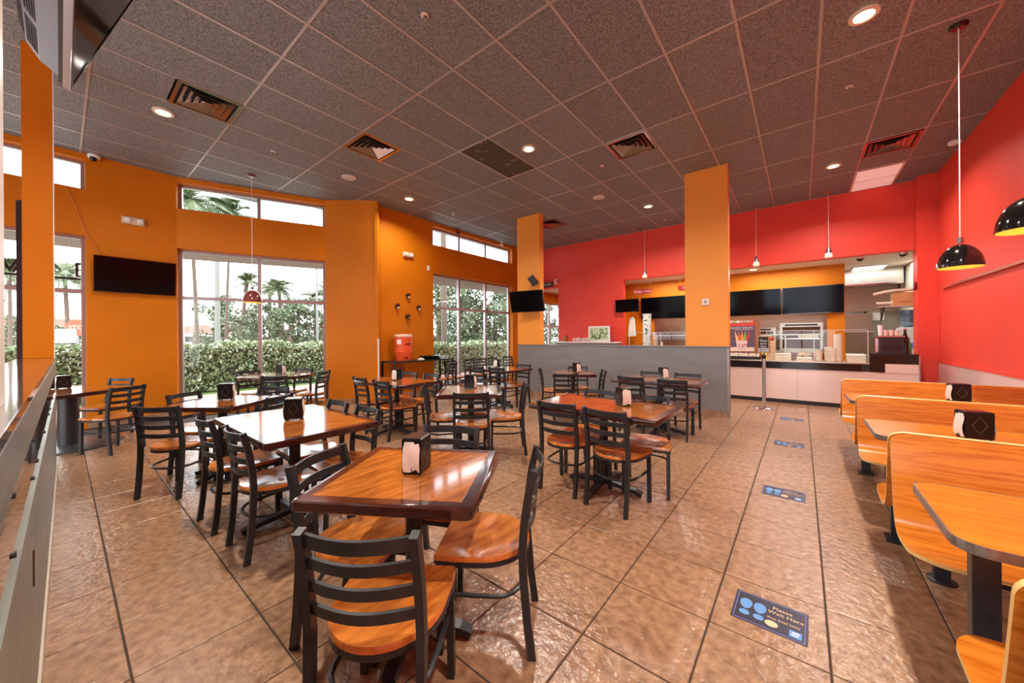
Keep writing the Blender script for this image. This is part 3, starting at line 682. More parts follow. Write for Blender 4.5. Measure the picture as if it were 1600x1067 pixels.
# ================================================================== SCREENS
def screen(name, lab, loc, w, h, rotz, tilt, d=.05, bez=.012, mount=None):
    """flat TV; local -y is the viewing side; tilt turns the top towards the viewer"""
    t = thing(name, lab, 'screen', loc, rotz); R = Matrix.Rotation(-tilt if False else tilt, 4, 'X')
    MB().cbox(-w/2, w/2, -h/2, h/2, -d, -.004, .004, R @ Matrix.Rotation(PI/2, 4, 'X')).build('casing', BLACKP, t)
    b = MB()
    Q = R @ Matrix.Rotation(PI/2, 4, 'X')
    b.box(-w/2, w/2, h/2-bez, h/2, -.004, .003, Q); b.box(-w/2, w/2, -h/2, -h/2+bez*1.4, -.004, .003, Q); b.box(-w/2, -w/2+bez, -h/2+bez*1.4, h/2-bez, -.004, .003, Q); b.box(w/2-bez, w/2, -h/2+bez*1.4, h/2-bez, -.004, .003, Q)
    b.build('bezel', BLACKG, t)
    MB().box(-w/2+bez, w/2-bez, -h/2+bez*1.4, h/2-bez, -.004, .0, Q).build('display', SCREEN, t)
    if mount: MB().sweep([Q @ Vector((0, 0, -d)), Vector(mount)], .06, .06, (0, 0, 1)).build('wall_bracket', BLACKP, t)
    return t
screen('wall_screen', 'wide black screen on the orange wall left of the middle window', (-8.50, .793, 2.40), .94, .56, PI/2, math.radians(7), mount=(0, .095, 0))
screen('pillar_screen', 'tilted black screen bracketed to the far orange pillar', (-4.93, 6.70, 2.18), .84, .49, math.radians(10), math.radians(14), mount=(0, .24, .05))
t = thing('wall_speaker', 'small black speaker tilted on the far orange pillar above the screen', 'speaker', (-4.80, 6.78, 2.66), math.radians(20))
Rm = Matrix.Rotation(math.radians(-35), 4, 'Y') @ Matrix.Rotation(math.radians(20), 4, 'X')
MB().cbox(-.075, .075, -.06, .06, -.11, .11, .012, Rm).build('cabinet', BLACKP, t); MB().box(-.06, .06, -.066, -.0605, -.095, .095, Rm).build('grille', mat('dark_grille', (52, 56, 62), .6), t)
MB().sweep([(0, .05, 0), (-.06, .12, -.02), (-.07, .15, -.12)], .02, .02, None, False, 8).build('arm', CHROME, t)
# big screen hung from the ceiling over the low partition, seen from below
t = screen('hanging_screen', 'large screen hung overhead at the top left corner, seen from below', (-2.25, .15, 2.93), 1.16, .66, PI, math.radians(20), .04, .014)
Q = Matrix.Rotation(math.radians(20), 4, 'X') @ Matrix.Rotation(PI/2, 4, 'X')
MAR = mat('maroon_plastic', (74, 54, 62), .35); YZ = Matrix(((0, 0, 1, 0), (1, 0, 0, 0), (0, 1, 0, 0), (0, 0, 0, 1)))
MB().prism([(-.318, -.0405), (-.295, -.11), (-.245, -.17), (-.18, -.215), (-.07, -.25), (.20, -.25), (.28, -.16), (.318, -.0405)], -.55, .55, Q @ YZ).build('back_cover', MAR, t)
v = MB()
for (ya, za), (yb, zb) in (((-.295, -.11), (-.245, -.17)), ((-.245, -.17), (-.18, -.215)), ((-.18, -.215), (-.07, -.25))):
    A_, B_ = Vector((0, ya, za)), Vector((0, yb, zb)); dr = (B_-A_); nn = Vector((0, dr.z, -dr.y)).normalized()
    if nn.z > 0: nn = -nn
    for i in range(4):
        for k in range(5):
            c0 = A_+dr*(.12+.16*k); c1 = c0+dr*.10; x0_ = -.52+.27*i
            q = [c0-nn*.001, c1-nn*.001, c1+nn*.0015, c0+nn*.0015]; v.add([(x0_, p_.y, p_.z) for p_ in q]+[(x0_+.22, p_.y, p_.z) for p_ in q], [(0, 1, 2, 3), (7, 6, 5, 4), (0, 4, 5, 1), (1, 5, 6, 2), (2, 6, 7, 3), (3, 7, 4, 0)], Q)
v.build('vent_slots', BLACKG, t)
MB().box(-.58, .58, -.342, -.3305, -.022, .002, Q).build('lower_trim', mat('silver_trim', (176, 180, 188), .25, .6), t)
MB().sweep([Q @ Vector((0, .05, -.14)), Vector((0, .30, .3)), Vector((0, .30, CE-2.93))], .05, .05, None, False, 10).build('ceiling_pole', BLACKP, t)
# ================================================================== SMALL WALL FITTINGS
def emergency(loc, rz, lab):
    t = thing('emergency_light', lab, 'emergency light', loc, rz); mm = mat('warm_white_plastic', (206, 186, 160), .4)
    MB().cbox(-.13, .13, -.06, .06, 0, .05, .012, Matrix.Rotation(PI/2, 4, 'X')).build('housing', mm, t)
    for x in (-.075, .075): MB().lathe([(.034, 0), (.040, -.03), (.03, -.035), (0, -.03)], 16, Matrix.Translation((x, -.045, .0)) @ Matrix.Rotation(math.radians(-90), 4, 'X')).build('lamp_head', WPL, t, True)
emergency((-8.598, .76, 3.315), PI/2, 'emergency light with two heads above the left wall screen'); emergency((-7.148, 5.06, 3.29), PI/2, 'emergency light with two heads beside the three-light window')
t = thing('dome_camera', 'white dome security camera at the ceiling edge above the left wall', 'camera', (-8.56, .34, CE-.03)); MB().lathe([(.07, .03), (.07, -.01), (.055, -.03), (0, -.035)], 20).build('base', WPL, t, True); MB().ball((.03, -.01, -.035), .042, 14, 10).build('lens_dome', BLACKG, t, True)
cab = MB().sweep([(-8.592, .03, 3.70), (-8.592, .06, 3.68), (-8.592, .15, 3.42), (-8.592, .21, 3.16), (-8.592, .27, 2.98), (-8.592, .34, 2.84), (-8.592, .40, 2.69)], .008, .008, None, False, 6).build('screen_cable', mat('orange_cable', (206, 120, 40), .5), None, True); tag(cab, 'thin cable running down the orange wall from the high window to the screen', 'cable')
t = thing('switch_plate', 'small white plate on the orange wall left of the three-light window', 'switch', (-7.149, 5.66, 3.07), PI/2); MB().cbox(-.035, .035, -.06, .06, 0, .008, .002, Matrix.Rotation(PI/2, 4, 'X')).build('plate', WPL, t); MB().box(-.012, .012, -.012, -.008, -.02, .02).build('rocker', WPL, t)
t = thing('thermostat', 'white thermostat on the near orange pillar', 'thermostat', (-1.285, HY-.001, 1.945)); MB().cbox(-.055, .055, -.055, .055, 0, .02, .006, Matrix.Rotation(PI/2, 4, 'X')).build('housing', WPL, t); MB().box(-.026, .026, -.0215, -.0201, -.022, .026).build('display', mat('greenish_display', (150, 158, 140), .3), t)
t = thing('fire_bell', 'round red rimmed alarm on the side of the red pillar', 'alarm', (1.648, 9.80, 2.25), -PI/2); MB().lathe([(.075, 0), (.075, .03), (.06, .04), (0, .042)], 20, Matrix.Rotation(PI/2, 4, 'X')).build('rim', mat('dark_red', (120, 16, 20), .3), t, True); MB().lathe([(.05, .043), (0, .044)], 20, Matrix.Rotation(PI/2, 4, 'X')).build('face', WPL, t)
MB_RED = mat('dark_red_clay', (70, 16, 12), .35); MB_WH = mat('pale_clay', (196, 170, 150), .5); MB_GR = mat('olive_clay', (96, 96, 40), .5)
for y, z, c2, lab in ((5.05, 2.335, MB_WH, 'dark red wall ornament, uppermost of the four on the orange wall'), (4.765, 2.075, MB_WH, 'dark red wall ornament, left of the four on the orange wall'), (5.345, 2.075, MB_WH, 'dark red wall ornament, right of the four on the orange wall'), (5.035, 1.85, MB_GR, 'dark and green wall ornament, lowest of the four on the orange wall')):
    t = thing('wall_ornament', lab, 'ornament', (-7.148, y, z), PI/2, 'four small wall ornaments'); MB().ball((0, -.03, .02), .062, 14, 10, 1, .6, .8).build('round_top', MB_RED, t, True); MB().ball((.012, -.045, -.035), .034, 12, 8, 1, .7, 1.1).build('lower_face', c2, t, True); MB().sweep([(.05*math.cos(a), -.03, .0+.05*math.sin(a)*.5) for a in [i*PI/6 for i in range(12)]], .014, .014, None, True, 6).build('brim', MB_RED, t, True)
# ================================================================== CONSOLE, COOLER, TRAYS
t = thing('console_table', 'black metal console table against the orange wall', 'table', (-6.82, 5.13, 0), PI/2)
MB().cbox(-.80, .80, -.24, .24, .845, .865, .004).build('top_board', mat('console_board', (60, 40, 32), .3), t)
m = MB()
for y in (-.255, .2405): m.box(-.815, .815, y, y+.0145, .835, .868)
for x in (-.815, .8005): m.box(x, x+.0145, -.2405, .2405, .835, .868)
m.build('rim', BLACKM, t)
for x in (-.795, .795):
    for y in (-.235, .235): MB().box(x-.018, x+.018, y-.018, y+.018, 0, .834).build('leg', BLACKM, t)
MB().box(-.775, .775, .226, .244, .25, .28).build('cross_bar', BLACKM, t)
COOL = mat('orange_plastic', (232, 92, 42), .38); t = thing('drink_cooler', 'round orange drink cooler with white lid on the black console', 'cooler', (-6.85, 4.72, .866), math.radians(60))
MB().lathe([(.155, 0), (.165, .02), (.185, .20), (.186, .205), (.180, .21), (.187, .40), (.186, .52), (0, .52)], 32).build('body', COOL, t, True)
MB().lathe([(.192, .52), (.194, .55), (.185, .575), (0, .58)], 32).build('lid', mat('cream_plastic', (226, 200, 176), .4), t, True)
MB().cyl((.05, -.175, .07), (.05, -.225, .07), .022, 12).build('spigot', mat('red_black_tap', (70, 20, 16), .3), t, True)
for a in (-1.1, 2.0):
    d = Vector((math.cos(a), math.sin(a), 0)); s_ = Vector((-d.y, d.x, 0))
    MB().sweep([d*.188-s_*.06+Vector((0, 0, .36)), d*.215-s_*.05+Vector((0, 0, .37)), d*.215+s_*.05+Vector((0, 0, .37)), d*.188+s_*.06+Vector((0, 0, .36))], .022, .014, (0, 0, 1)).build('handle', mat('dark_handle', (60, 34, 26), .4), t)
MB().box(-.05, .05, -.1905, -.1875, .36, .46, Matrix.Rotation(-.55, 4, 'Z')).build('label_plate', WPL, t)
t = thing('black_trays', 'stack of black catering trays on the right of the console', 'trays', (-6.80, 5.42, .866), math.radians(92))
for k in range(3): MB().lathe([(.0, .004+.022*k), (.20-.02*k, .004+.022*k), (.24-.01*k, .030+.022*k), (.245-.01*k, .030+.022*k), (.20-.02*k, .0+.022*k), (0, .0+.022*k)], 24, Matrix.Diagonal((1.35, .8, 1, 1))).build('tray', BLACKP, t, True)
t = thing('clear_tray_lid', 'small crumpled clear plastic lid before the black trays', 'lid', (-6.66, 5.05, .866)); MB().lathe([(.07, 0), (.06, .03), (.03, .05), (0, .052)], 12, Matrix.Diagonal((1, 1.2, 1, 1))).build('lid_shell', mat('milky_plastic', (196, 190, 186), .3), t, True); MB().lathe([(.078, 0), (.078, .006), (.07, .006)], 12, Matrix.Diagonal((1, 1.2, 1, 1))).build('lid_rim', mat('milky_plastic', (196, 190, 186), .3), t)
# ================================================================== FLOOR DECALS, STANCHION
NAVY = mat('navy_vinyl', (28, 24, 54), .4, var=.3, vscale=30); SKYB = mat('print_blue', (92, 146, 206), .5); PEACH = mat('print_peach', (232, 190, 150), .5); LAV = mat('print_lavender', (110, 110, 190), .5)
tm = {k: text_mesh(k, s_, .0002, m_) for k, s_, m_ in (('Please', .032, PEACH), ('Wait Here', .032, PEACH), ('Shop Small Safely', .0185, PEACH))}
def foot_shape(m, cx, cy, mirror):
    m.prism([(cx+.026*math.cos(a)*(1+.15*math.sin(a)), cy+.022+.042*math.sin(a)) for a in [i*PI/8 for i in range(16)]], 0, .0004)
    m.prism([(cx+.022*math.cos(a), cy-.050+.020*math.sin(a)) for a in [i*PI/8 for i in range(16)]], 0, .0004)
for y, lab in ((2.16, 'dark blue floor sticker nearest us, asking to wait'), (3.90, 'dark blue floor sticker second from us, asking to wait'), (5.69, 'dark blue floor sticker third from us, asking to wait'), (7.40, 'dark blue floor sticker farthest, before the sign post')):
    t = thing('floor_sticker', lab, 'sticker', (-.13, y, .0004), -.02, 'footprint floor stickers')
    MB().box(-.148, .148, -.117, .117, 0, .0010).build('vinyl', NAVY, t)
    m = MB()
    for s_ in (-1, 1): m.box(-.138, .138, s_*.108-.002, s_*.108+.002, .0011, .0014); m.box(s_*.137-.0015, s_*.137+.0015, -.106, .106, .0011, .0014)
    m.build('border', LAV, t)
    for cx in (-.098, -.040): m = MB(); foot_shape(m, cx, .0, 0); m.build('footprint', SKYB, t, False, (0, 0, .0011))
    inst('lettering', tm['Please'], t, (.048, .066, .0013)); inst('lettering', tm['Wait Here'], t, (.062, .030, .0013)); inst('lettering', tm['Shop Small Safely'], t, (.056, -.016, .0013))
    MB().prism([(.012+.026*math.cos(i*PI/10), -.06+.022*math.sin(i*PI/10)) for i in range(20)], 0, .0004).build('seal', PEACH, t, False, (0, 0, .0011))
    b = MB().box(.080, .126, -.094, -.048, 0, .0004).build('blue_square', SKYB, t, False, (0, 0, .0011)); m = MB(); m.box(.090, .118, -.066, -.058, 0, .0003); m.box(.088, .114, -.082, -.074, 0, .0003); m.build('white_bars', WPL, b, False, (0, 0, .0005))
t = thing('queue_post', 'chrome post with a small framed sign before the service counter', 'post', (-.55, 8.21, 0), -.62)
MB().lathe([(.17, 0), (.17, .012), (.15, .024), (.035, .034)], 32).build('base', CHROME, t, True); MB().lathe([(.032, .03), (.032, .93)], 20).build('tube', CHROME, t, True); MB().lathe([(.036, .93), (.036, .99), (.02, 1.0), (.008, 1.02), (.008, 1.04)], 20).build('head', BLACKP, t, True)
fr = MB(); fr.box(-.115, .115, -.012, .012, 1.04, 1.055); fr.box(-.115, .115, -.012, .012, 1.335, 1.35); fr.box(-.115, -.10, -.012, .012, 1.055, 1.335); fr.box(.10, .115, -.012, .012, 1.055, 1.335); f = fr.build('sign_frame', mat('tan_frame', (196, 160, 126), .3, .5), t)
MB().box(-.10, .10, -.004, .004, 1.055, 1.335).build('sign_board', mat('chalk_black', (44, 44, 52), .5), t)
for i, w_ in enumerate(('Please', 'Enter', 'Here')): text(w_, .058, WPL, t, (0, -.006, 1.265-.055*i))
MB().box(-.098, .098, -.0058, -.0042, 1.06, 1.125).build('arrow_band', mat('pale_blue', (206, 214, 232), .5), t)
m = MB(); m.box(-.05, .075, -.0075, -.0062, 1.088, 1.098); m.add([(-.05, -.0075, 1.075), (-.05, -.0075, 1.111), (-.085, -.0075, 1.093), (-.05, -.0062, 1.075), (-.05, -.0062, 1.111), (-.085, -.0062, 1.093)], [(0, 2, 1), (3, 4, 5), (0, 1, 4, 3), (1, 2, 5, 4), (2, 0, 3, 5)]); m.build('arrow', mat('chalk_black', (44, 44, 52), .5), t)
# ================================================================== SERVICE COUNTER AND KITCHEN
FY = 9.07
PINKW = mat('pinkish_steel_panel', (232, 208, 198), 0.26, 0.25, var=.06, vscale=2, stretch=(3, 1, .4)); BTILE = mat('black_glazed_tile', (30, 22, 22), 0.12); CTOP = mat('counter_steel', (200, 180, 164), 0.25, 0.7)
t = thing('service_counter', 'long service counter with pale front panels and a black tile band', 'counter', (0, FY, 0))
MB().box(-4.3, 1.50, .05, .70, .08, .83).build('carcass', mat('dark_core', (70, 68, 66), .7), t); MB().box(-4.3, 1.52, .035, .05, .0, .08).build('toe_kick', BLACKP, t)
for x0, x1 in ((-4.3, -2.6), (-2.597, -1.30), (-1.297, -.075), (-.072, 1.55)): MB().box(x0, x1, .02, .049, .08, .69).build('front_panel', PINKW, t)
x = -4.3; bt = MB().cbox(-.149, .149, 0, .022, .0, .130, .002).mesh('band_tile', BTILE)
for i in range(17): inst('band_tile', bt, t, (-4.15+.3035*i, .010, .694))
MB().box(-4.3, .955, -.01, .70, .8305, .856).build('worktop', CTOP, t)
MB().box(1.15, 1.548, .012, .0485, .692, .845).build('upper_panel', PINKW, t); MB().box(.957, 1.148, .012, .0495, .692, .845).build('step_panel', BTILE, t)
MB().box(.96, 1.55, .012, .70, .848, 1.0).build('raised_end', BTILE, t); MB().box(.955, 1.555, .0, .71, 1.001, 1.02).build('raised_top', mat('black_top', (24, 20, 20), .15), t); MB().box(1.551, 1.566, .0, .03, .0, .999).build('corner_strip', ALU, t)
def guard(x0, x1, lab):
    t = thing('sneeze_guard', lab, 'glass guard', (0, FY+.07, .857), 0, 'glass sneeze guards')
    MB().box(x0+.01, x1-.01, -.004, .004, .02, .585).build('front_glass', CLEAR, t); MB().box(x0, x1, -.012, .30, .586, .60).build('top_glass', CLEAR, t)
    n = 3
    for i in range(n):
        xx = x0+(x1-x0)*i/(n-1); MB().box(xx-.006, xx+.006, -.008, .008, 0, .585).build('post', STEEL, t)
    MB().box(x0, x1, -.014, -.0125, .592, .60).build('edge_rail', STEEL, t)
guard(-.56, .94, 'long glass sneeze guard over the right part of the service counter'); guard(-3.45, -1.9, 'glass sneeze guard seen above the grey half wall, left of the near pillar')
# orange kitchen wall with the pass-through
OY = 10.9
wall('wall_kitchen', (-4.35, OY), (.76, OY), 0, 2.95, [(.95, 4.81, [(.95, 1.86)])], .12, ORANGE)
wall('wall_kitchen_left', (-4.35, 9.98+.15), (-4.35, OY), 0, 2.95, (), .1, ORANGE)
kb = MB().box(-6.0, 1.91, 13.0, 13.1, 0, 2.95).build('wall_kitchen_rear', mat('dull_steel_wall', (168, 158, 142), .4, .5)); tag(kb, kind='structure')
spn = MB().box(-.595, .595, -.012, -.002, 0, .985).mesh('steel_panel', mat('steel_wall_panel', (170, 166, 150), .26, .75, var=.35, vscale=1.6, rand=.06))
for i in range(5):
    for k in range(3): inst('steel_panel', spn, kb, (-4.1+1.2*i, 13.0, .0+.99*k-.03*(k == 0)+.03*(k == 0)))
kr = MB().box(1.885, 1.907, 10.13, 13.0, 0, 2.93).build('wall_kitchen_right', mat('cream_wall', (226, 222, 196), .5)); tag(kr, kind='structure')
wall('wall_corridor_end', (-7.15, 13.0), (-4.45, 13.0), 0, 2.95, (), .12, mat('corridor_red', (206, 60, 44), .4)); wall('wall_corridor_right', (-4.50, 10.13), (-4.50, 13.0), 0, 2.95, (), .1, REDP)
kc = MB().box(-7.15, 1.93, RY+.005+.15, 13.0, 2.97, 3.07).build('ceiling_kitchen', mat('ceiling_deck', (60, 52, 50), .8)); tag(kc, kind='structure')
kt = MB().box(-.3, .3, -.6, .6, 0, .02).mesh('ceiling_tile', mat('white_ceiling_tile', (228, 214, 196), .6, rand=.03))
for i in range(15):
    for k in range(3):
        if 10.12+.6+1.21*k < 13.4: inst('ceiling_tile', kt, kc, (-6.85+.605*i, 10.13+.6+1.21*k-(.2 if k == 2 else 0)*0, 2.945+.001*(i % 2)))
t = thing('kitchen_light_panel', 'lit fluorescent panel in the kitchen ceiling beyond the orange wall', 'ceiling light', (1.25, 12.0, 2.932)); MB().box(-.30, .30, -.36, .36, 0, .012).build('frame', RING, t); MB().box(-.27, .27, -.33, .33, -.004, -.0005).build('diffuser', mat('lit_diffuser', (240, 245, 250), .4, emit=(240, 246, 255), estr=1.6), t)
t = thing('kitchen_downlight', 'recessed downlight in the kitchen ceiling above the menu screens', 'ceiling light', (-.9, 10.45, 2.936)); MB().lathe([(.07, .004), (.1, -.004), (.1, .006)], 20).build('trim_ring', RING, t); MB().lathe([(.069, .002), (0, .002)], 20).build('lamp_glass', GLOW, t)
for x0, x1, lab in ((-3.72, -2.06, 'wide black menu screen left of the near orange pillar'), (-1.63, -.375, 'black menu screen right of the near orange pillar, with a blue patch'), (-.352, .74, 'black menu screen farthest right on the orange kitchen wall')):
    screen('menu_screen', lab, ((x0+x1)/2, OY-.09, 2.175), x1-x0, .625, 0, math.radians(4), .05, .010, mount=(0, .08, 0))
# small screen hanging at the left corner of the opening
screen('small_screen', 'small dark screen at the left corner of the kitchen opening', (-3.79, 9.85, 2.21), .655, .355, .0, math.radians(4), .04, .01, mount=(-.22, .118, 0))
# hood and rear kitchen
t = thing('exhaust_hood', 'stainless exhaust hood in the rear kitchen', 'hood', (1.15, 12.5, 1.95)); MB().box(-1.2, .70, -.35, .45, .62, .98).build('canopy', STEEL, t); MB().box(-1.2, .70, -.36, -.351, .60, .635).build('lip', CHROME, t)
MB().box(-1.2, .70, .30, .45, .0, .618).build('back_guard', mat('warm_steel', (150, 124, 104), .3, .7), t)  # brownish tone puts a dark reflection into the steel colour
MB().lathe([(.05, -.02), (.045, .06), (0, .07)], 14, Matrix.Translation((-.1, -.3, .72)) @ Matrix.Rotation(PI/2, 4, 'X')).build('lamp', WPL, t)
t = thing('steel_range', 'stainless range with shelf behind the pass-through', 'range', (-.2, 12.3, 0)); MB().cbox(-1.9, 1.6, -.35, .5, 0, .90, .02).build('body', STEEL, t); MB().box(-1.9, 1.6, -.05, .45, 1.42, 1.45).build('upper_shelf', STEEL, t); MB().box(-1.9, 1.6, .46, .5, .90, 1.9).build('splash_back', mat('warm_steel', (150, 124, 104), .3, .7), t)
for i in range(4): MB().box(-1.7+.9*i, -1.2+.9*i, -.352, -.345, .35, .75).build('oven_door', mat('dark_steel', (70, 66, 64), .3, .7), t); 
for i in range(6): MB().cyl((-1.7+.6*i, -.35, .83), (-1.7+.6*i, -.38, .83), .022, 10).build('knob', BLACKP, t)
t = thing('pass_shelf', 'steel pass-through shelf between orange wall and kitchen', 'shelf', (-.6, OY+.06, 0)); MB().box(-2.75, 1.0, -.22, .62, .955, .9855).build('lower_board', STEEL, t); MB().box(-2.75, 1.0, -.10, .1, 1.36, 1.39).build('upper_board', STEEL, t)
for xx in (-2.7, -1.2, .3, .95): MB().box(xx-.012, xx+.012, -.05, .05, .986, 1.359).build('upright', STEEL, t)
for x_, lab in ((-2.45, 'black draught tap left, above the steel counter by the near pillar'), (-2.13, 'black draught tap right, above the steel counter by the near pillar')):
    t = thing('draught_tap', lab, 'tap', (x_, OY-.28, .857), 0, 'draught taps')
    MB().cyl((0, .1, 0), (0, .1, .78), .02, 10).build('column', CHROME, t); MB().cyl((0, .1, .74), (0, -.02, .74), .016, 10).build('spout', BLACKP, t); MB().cyl((0, -.02, .72), (0, -.05, .84), .012, 8).build('lever', BLACKP, t); MB().lathe([(.05, 0), (.05, .01)], 14, Matrix.Translation((0, .1, 0))).build('flange', CHROME, t)
bt2 = MB().box(-2.9, -1.55, 10.45, 10.87, 0, .857).build('back_counter', STEEL); tag(bt2, 'steel back counter under the draught taps', 'counter')
MB().box(-2.88, -1.57, 10.44, 10.4499, .1, .8).build('door_panel', STEEL, bt2)
FOAM2 = mat('white_foam', (238, 228, 212), .6); BRN = mat('warm_interior', (150, 98, 66), .5)
for x0, x1, z1, lab in ((-.42, .40, 1.66, 'steel food warmer with brown interior, right under the menu screens'), (-1.30, -.50, 1.56, 'steel food warmer behind the framed sign, left under the menu screens')):
    t = thing('food_warmer', lab, 'food warmer', (0, 11.25, .986), 0, 'food warmers'); h_ = z1-.986; m = MB(); m.box(x0, x1, -.02, .30, h_-.10, h_); m.box(x0, x1, -.02, .30, 0, .05); m.box(x0, x0+.05, -.02, .30, .05, h_-.10); m.box(x1-.05, x1, -.02, .30, .05, h_-.10); m.build('housing', STEEL, t); MB().box(x0+.05, x1-.05, .27, .30, .05, h_-.10).build('interior', BRN, t)
    MB().box(x0+.05, x1-.05, 0, .27, .28, .295).build('rack', CHROME, t); MB().box(x0+.10, x1-.10, -.028, -.0205, h_-.07, h_-.035).build('slot', BLACKP, t)
    MB().box((x0+x1)/2-.05, x1-.08, .05, .22, .296, .40).build('paper_stack', FOAM2, t)
# right corner: wall shelf, box, paper rolls, water cooler, brewer
t = thing('wall_shelf', 'steel wall shelf loaded with a cardboard box, right of the kitchen', 'shelf', (1.55, 10.35, 1.90)); MB().box(-.36, .33, -.22, .22, 0, .02).build('board', STEEL, t)
for xx in (-.28, .25): MB().prism([(-.21, -.002), (.21, -.002), (.21, -.26)], xx, xx+.02, Matrix(((0, 0, 1, 0), (1, 0, 0, 0), (0, 1, 0, 0), (0, 0, 0, 1)))).build('bracket', mat('dark_steel', (70, 66, 64), .3, .7), t)
CARD = mat('cardboard', (196, 142, 92), .8, var=.12, vscale=9); t = thing('cardboard_box', 'brown cardboard box on the wall shelf', 'box', (1.60, 10.28, 1.921)); MB().box(-.20, .20, -.14, .14, 0, .25).build('carton', CARD, t); MB().box(-.2005, .2005, -.025, .025, .2501, .252).build('tape', mat('tape', (214, 176, 130), .4), t); MB().box(-.10, .05, -.1412, -.1402, .06, .075).build('print', mat('brown_print', (130, 76, 46), .6), t)
RAF = mat('paper_tube', (222, 202, 184), .7)
for k, (z, y, lab) in enumerate(((2.185, 10.20, 'longest rolled paper lying over the cardboard box'), (2.185, 10.30, 'second rolled paper behind the one on the box'), (1.95, 10.18, 'short rolled paper below the box edge on the wall shelf'))):
    ln = .62 if k < 2 else .30; xx = 1.45 if k < 2 else 1.32; t = thing('paper_roll', lab, 'paper roll', (xx, y, z+.03), 0, 'paper rolls on the shelf')
    m = MB(); m.sweep([(-ln/2, 0, -.05 if k < 2 else 0), (-ln/4, 0, -.01 if k < 2 else 0), (0, 0, .01 if k < 2 else 0), (ln/2, 0, .012 if k < 2 else 0)], .05, .05, None, False, 12); m.build('roll', RAF, t, True); MB().cyl((-ln/2-.002, 0, -.0515 if k < 2 else 0), (-ln/2+.01, 0, -.048 if k < 2 else 0), .012, 10).build('core_end', mat('brown_print', (130, 76, 46), .6), t)
t = thing('water_cooler', 'white water cooler with an upturned blue jug, by the red pillar', 'water cooler', (1.66, 10.52, 0)); MB().cbox(-.15, .15, -.15, .15, 0, 1.50, .02).build('cabinet', mat('cool_white', (214, 222, 218), .4), t); MB().lathe([(.05, 1.501), (.13, 1.56), (.135, 1.60), (.128, 1.62), (.135, 1.64), (.135, 1.72), (.128, 1.74), (.135, 1.76), (.13, 1.84), (.0, 1.86)], 24).build('jug', mat('blue_jug', (124, 160, 176), .1, coat=.4), t, True); MB().box(-.05, .05, -.17, -.1505, 1.1, 1.2).build('tap_block', mat('print_blue', (92, 146, 206), .5), t)
t = thing('coffee_brewer', 'black coffee brewer on the raised counter end', 'coffee machine', (1.24, 9.42, 1.021)); MB().cbox(-.15, .17, -.16, .16, 0, .29, .015).build('body', mat('dark_brown_plastic', (44, 26, 24), .3), t); MB().box(-.19, -.152, -.12, .12, .02, .27).build('side_tank', CHROME, t); MB().cbox(-.16, .18, -.17, .17, .291, .32, .01).build('lid', mat('rose_metal', (170, 110, 104), .3, .6), t); MB().box(-.10, .13, -.1625, -.1605, .06, .24).build('front_panel', BLACKG, t)
for i, (xx, h_, lab) in enumerate(((1.13, .19, 'tallest paper cup stack on the coffee brewer'), (1.20, .10, 'second cup on the coffee brewer, pinkish'), (1.27, .10, 'third cup on the coffee brewer'), (1.34, .09, 'rightmost cup on the coffee brewer'))):
    t = thing('paper_cup', lab, 'cup', (xx, 9.40, 1.342), 0, 'cups on the coffee brewer'); MB().lathe([(.026, 0), (.036, h_), (.033, h_), (.024, .004)], 16).build('cup_wall', mat('pinkish_cup', (232, 196, 186), .5) if i else WPL, t, True); MB().lathe([(.037, h_-.004), (.038, h_), (.036, h_+.003)], 16).build('rim', WPL, t)
t = thing('bottle_rack', 'dark syrup bottle beside the coffee brewer', 'bottle', (1.45, 9.45, 1.021)); MB().lathe([(.045, 0), (.045, .26), (.02, .36), (.018, .42), (0, .42)], 16).build('glass_body', mat('dark_bottle', (40, 20, 22), .15), t, True); MB().lathe([(.02, .421), (.02, .445), (0, .445)], 12).build('cap', mat('red_cap', (170, 30, 34), .4), t)
t = thing('green_bottle', 'green bottle standing by the water cooler', 'bottle', (1.52, 9.62, 1.021)); MB().lathe([(.035, 0), (.035, .16), (.013, .23), (.013, .29), (0, .29)], 14).build('glass_body', mat('green_glass', (60, 150, 84), .2), t, True); MB().lathe([(.015, .291), (.015, .31), (0, .31)], 10).build('cap', WPL, t)
t = thing('control_box', 'white control box on the rear kitchen wall under the shelf', 'box', (1.42, 12.98, 1.72)); MB().cbox(-.20, .2, -.12, -.025, 0, .30, .01).build('housing', WPL, t); MB().box(-.17, -.12, -.1215, -.1205, .18, .25).build('window', BLACKG, t)
# things on the worktop behind the glass
FOAM = mat('white_foam', (238, 228, 212), .6); Zt = .857
def cups(x, y, n, lab, r=.042):
    t = thing('foam_cup_stack', lab, 'cups', (x, y, Zt), 0, 'foam cup stacks'); MB().lathe([(r*.72, 0), (r, .10), (r*1.03, .105), (r*.95, .105), (r*.9, .012)], 18).build('cup', FOAM, t, True)
    for k in range(1, n): MB().lathe([(r*.985, .1052+.028*(k-1)), (r*1.02, .128+.028*(k-1)), (r*1.03, .132+.028*(k-1)), (r*.9, .132+.028*(k-1))], 18).build('cup', FOAM, t, True)
cups(.545, 9.30, 16, 'tallest white foam cup stack behind the sneeze guard', .06); cups(.40, 9.26, 7, 'white foam cup stack in the middle, left of the tallest', .055); cups(.26, 9.26, 5, 'shortest white foam cup stack behind the glass, farthest left', .055); cups(.47, 9.22, 6, 'foam cup stack in front of the tallest one', .052)
def trays(x, y, w, n, lab):
    t = thing('foam_tray_stack', lab, 'trays', (x, y, Zt), 0, 'foam tray stacks')
    for k in range(n): MB().cbox(-w/2, w/2, -.10, .10, .034*k, .032+.034*k, .012).build('tray', FOAM, t)
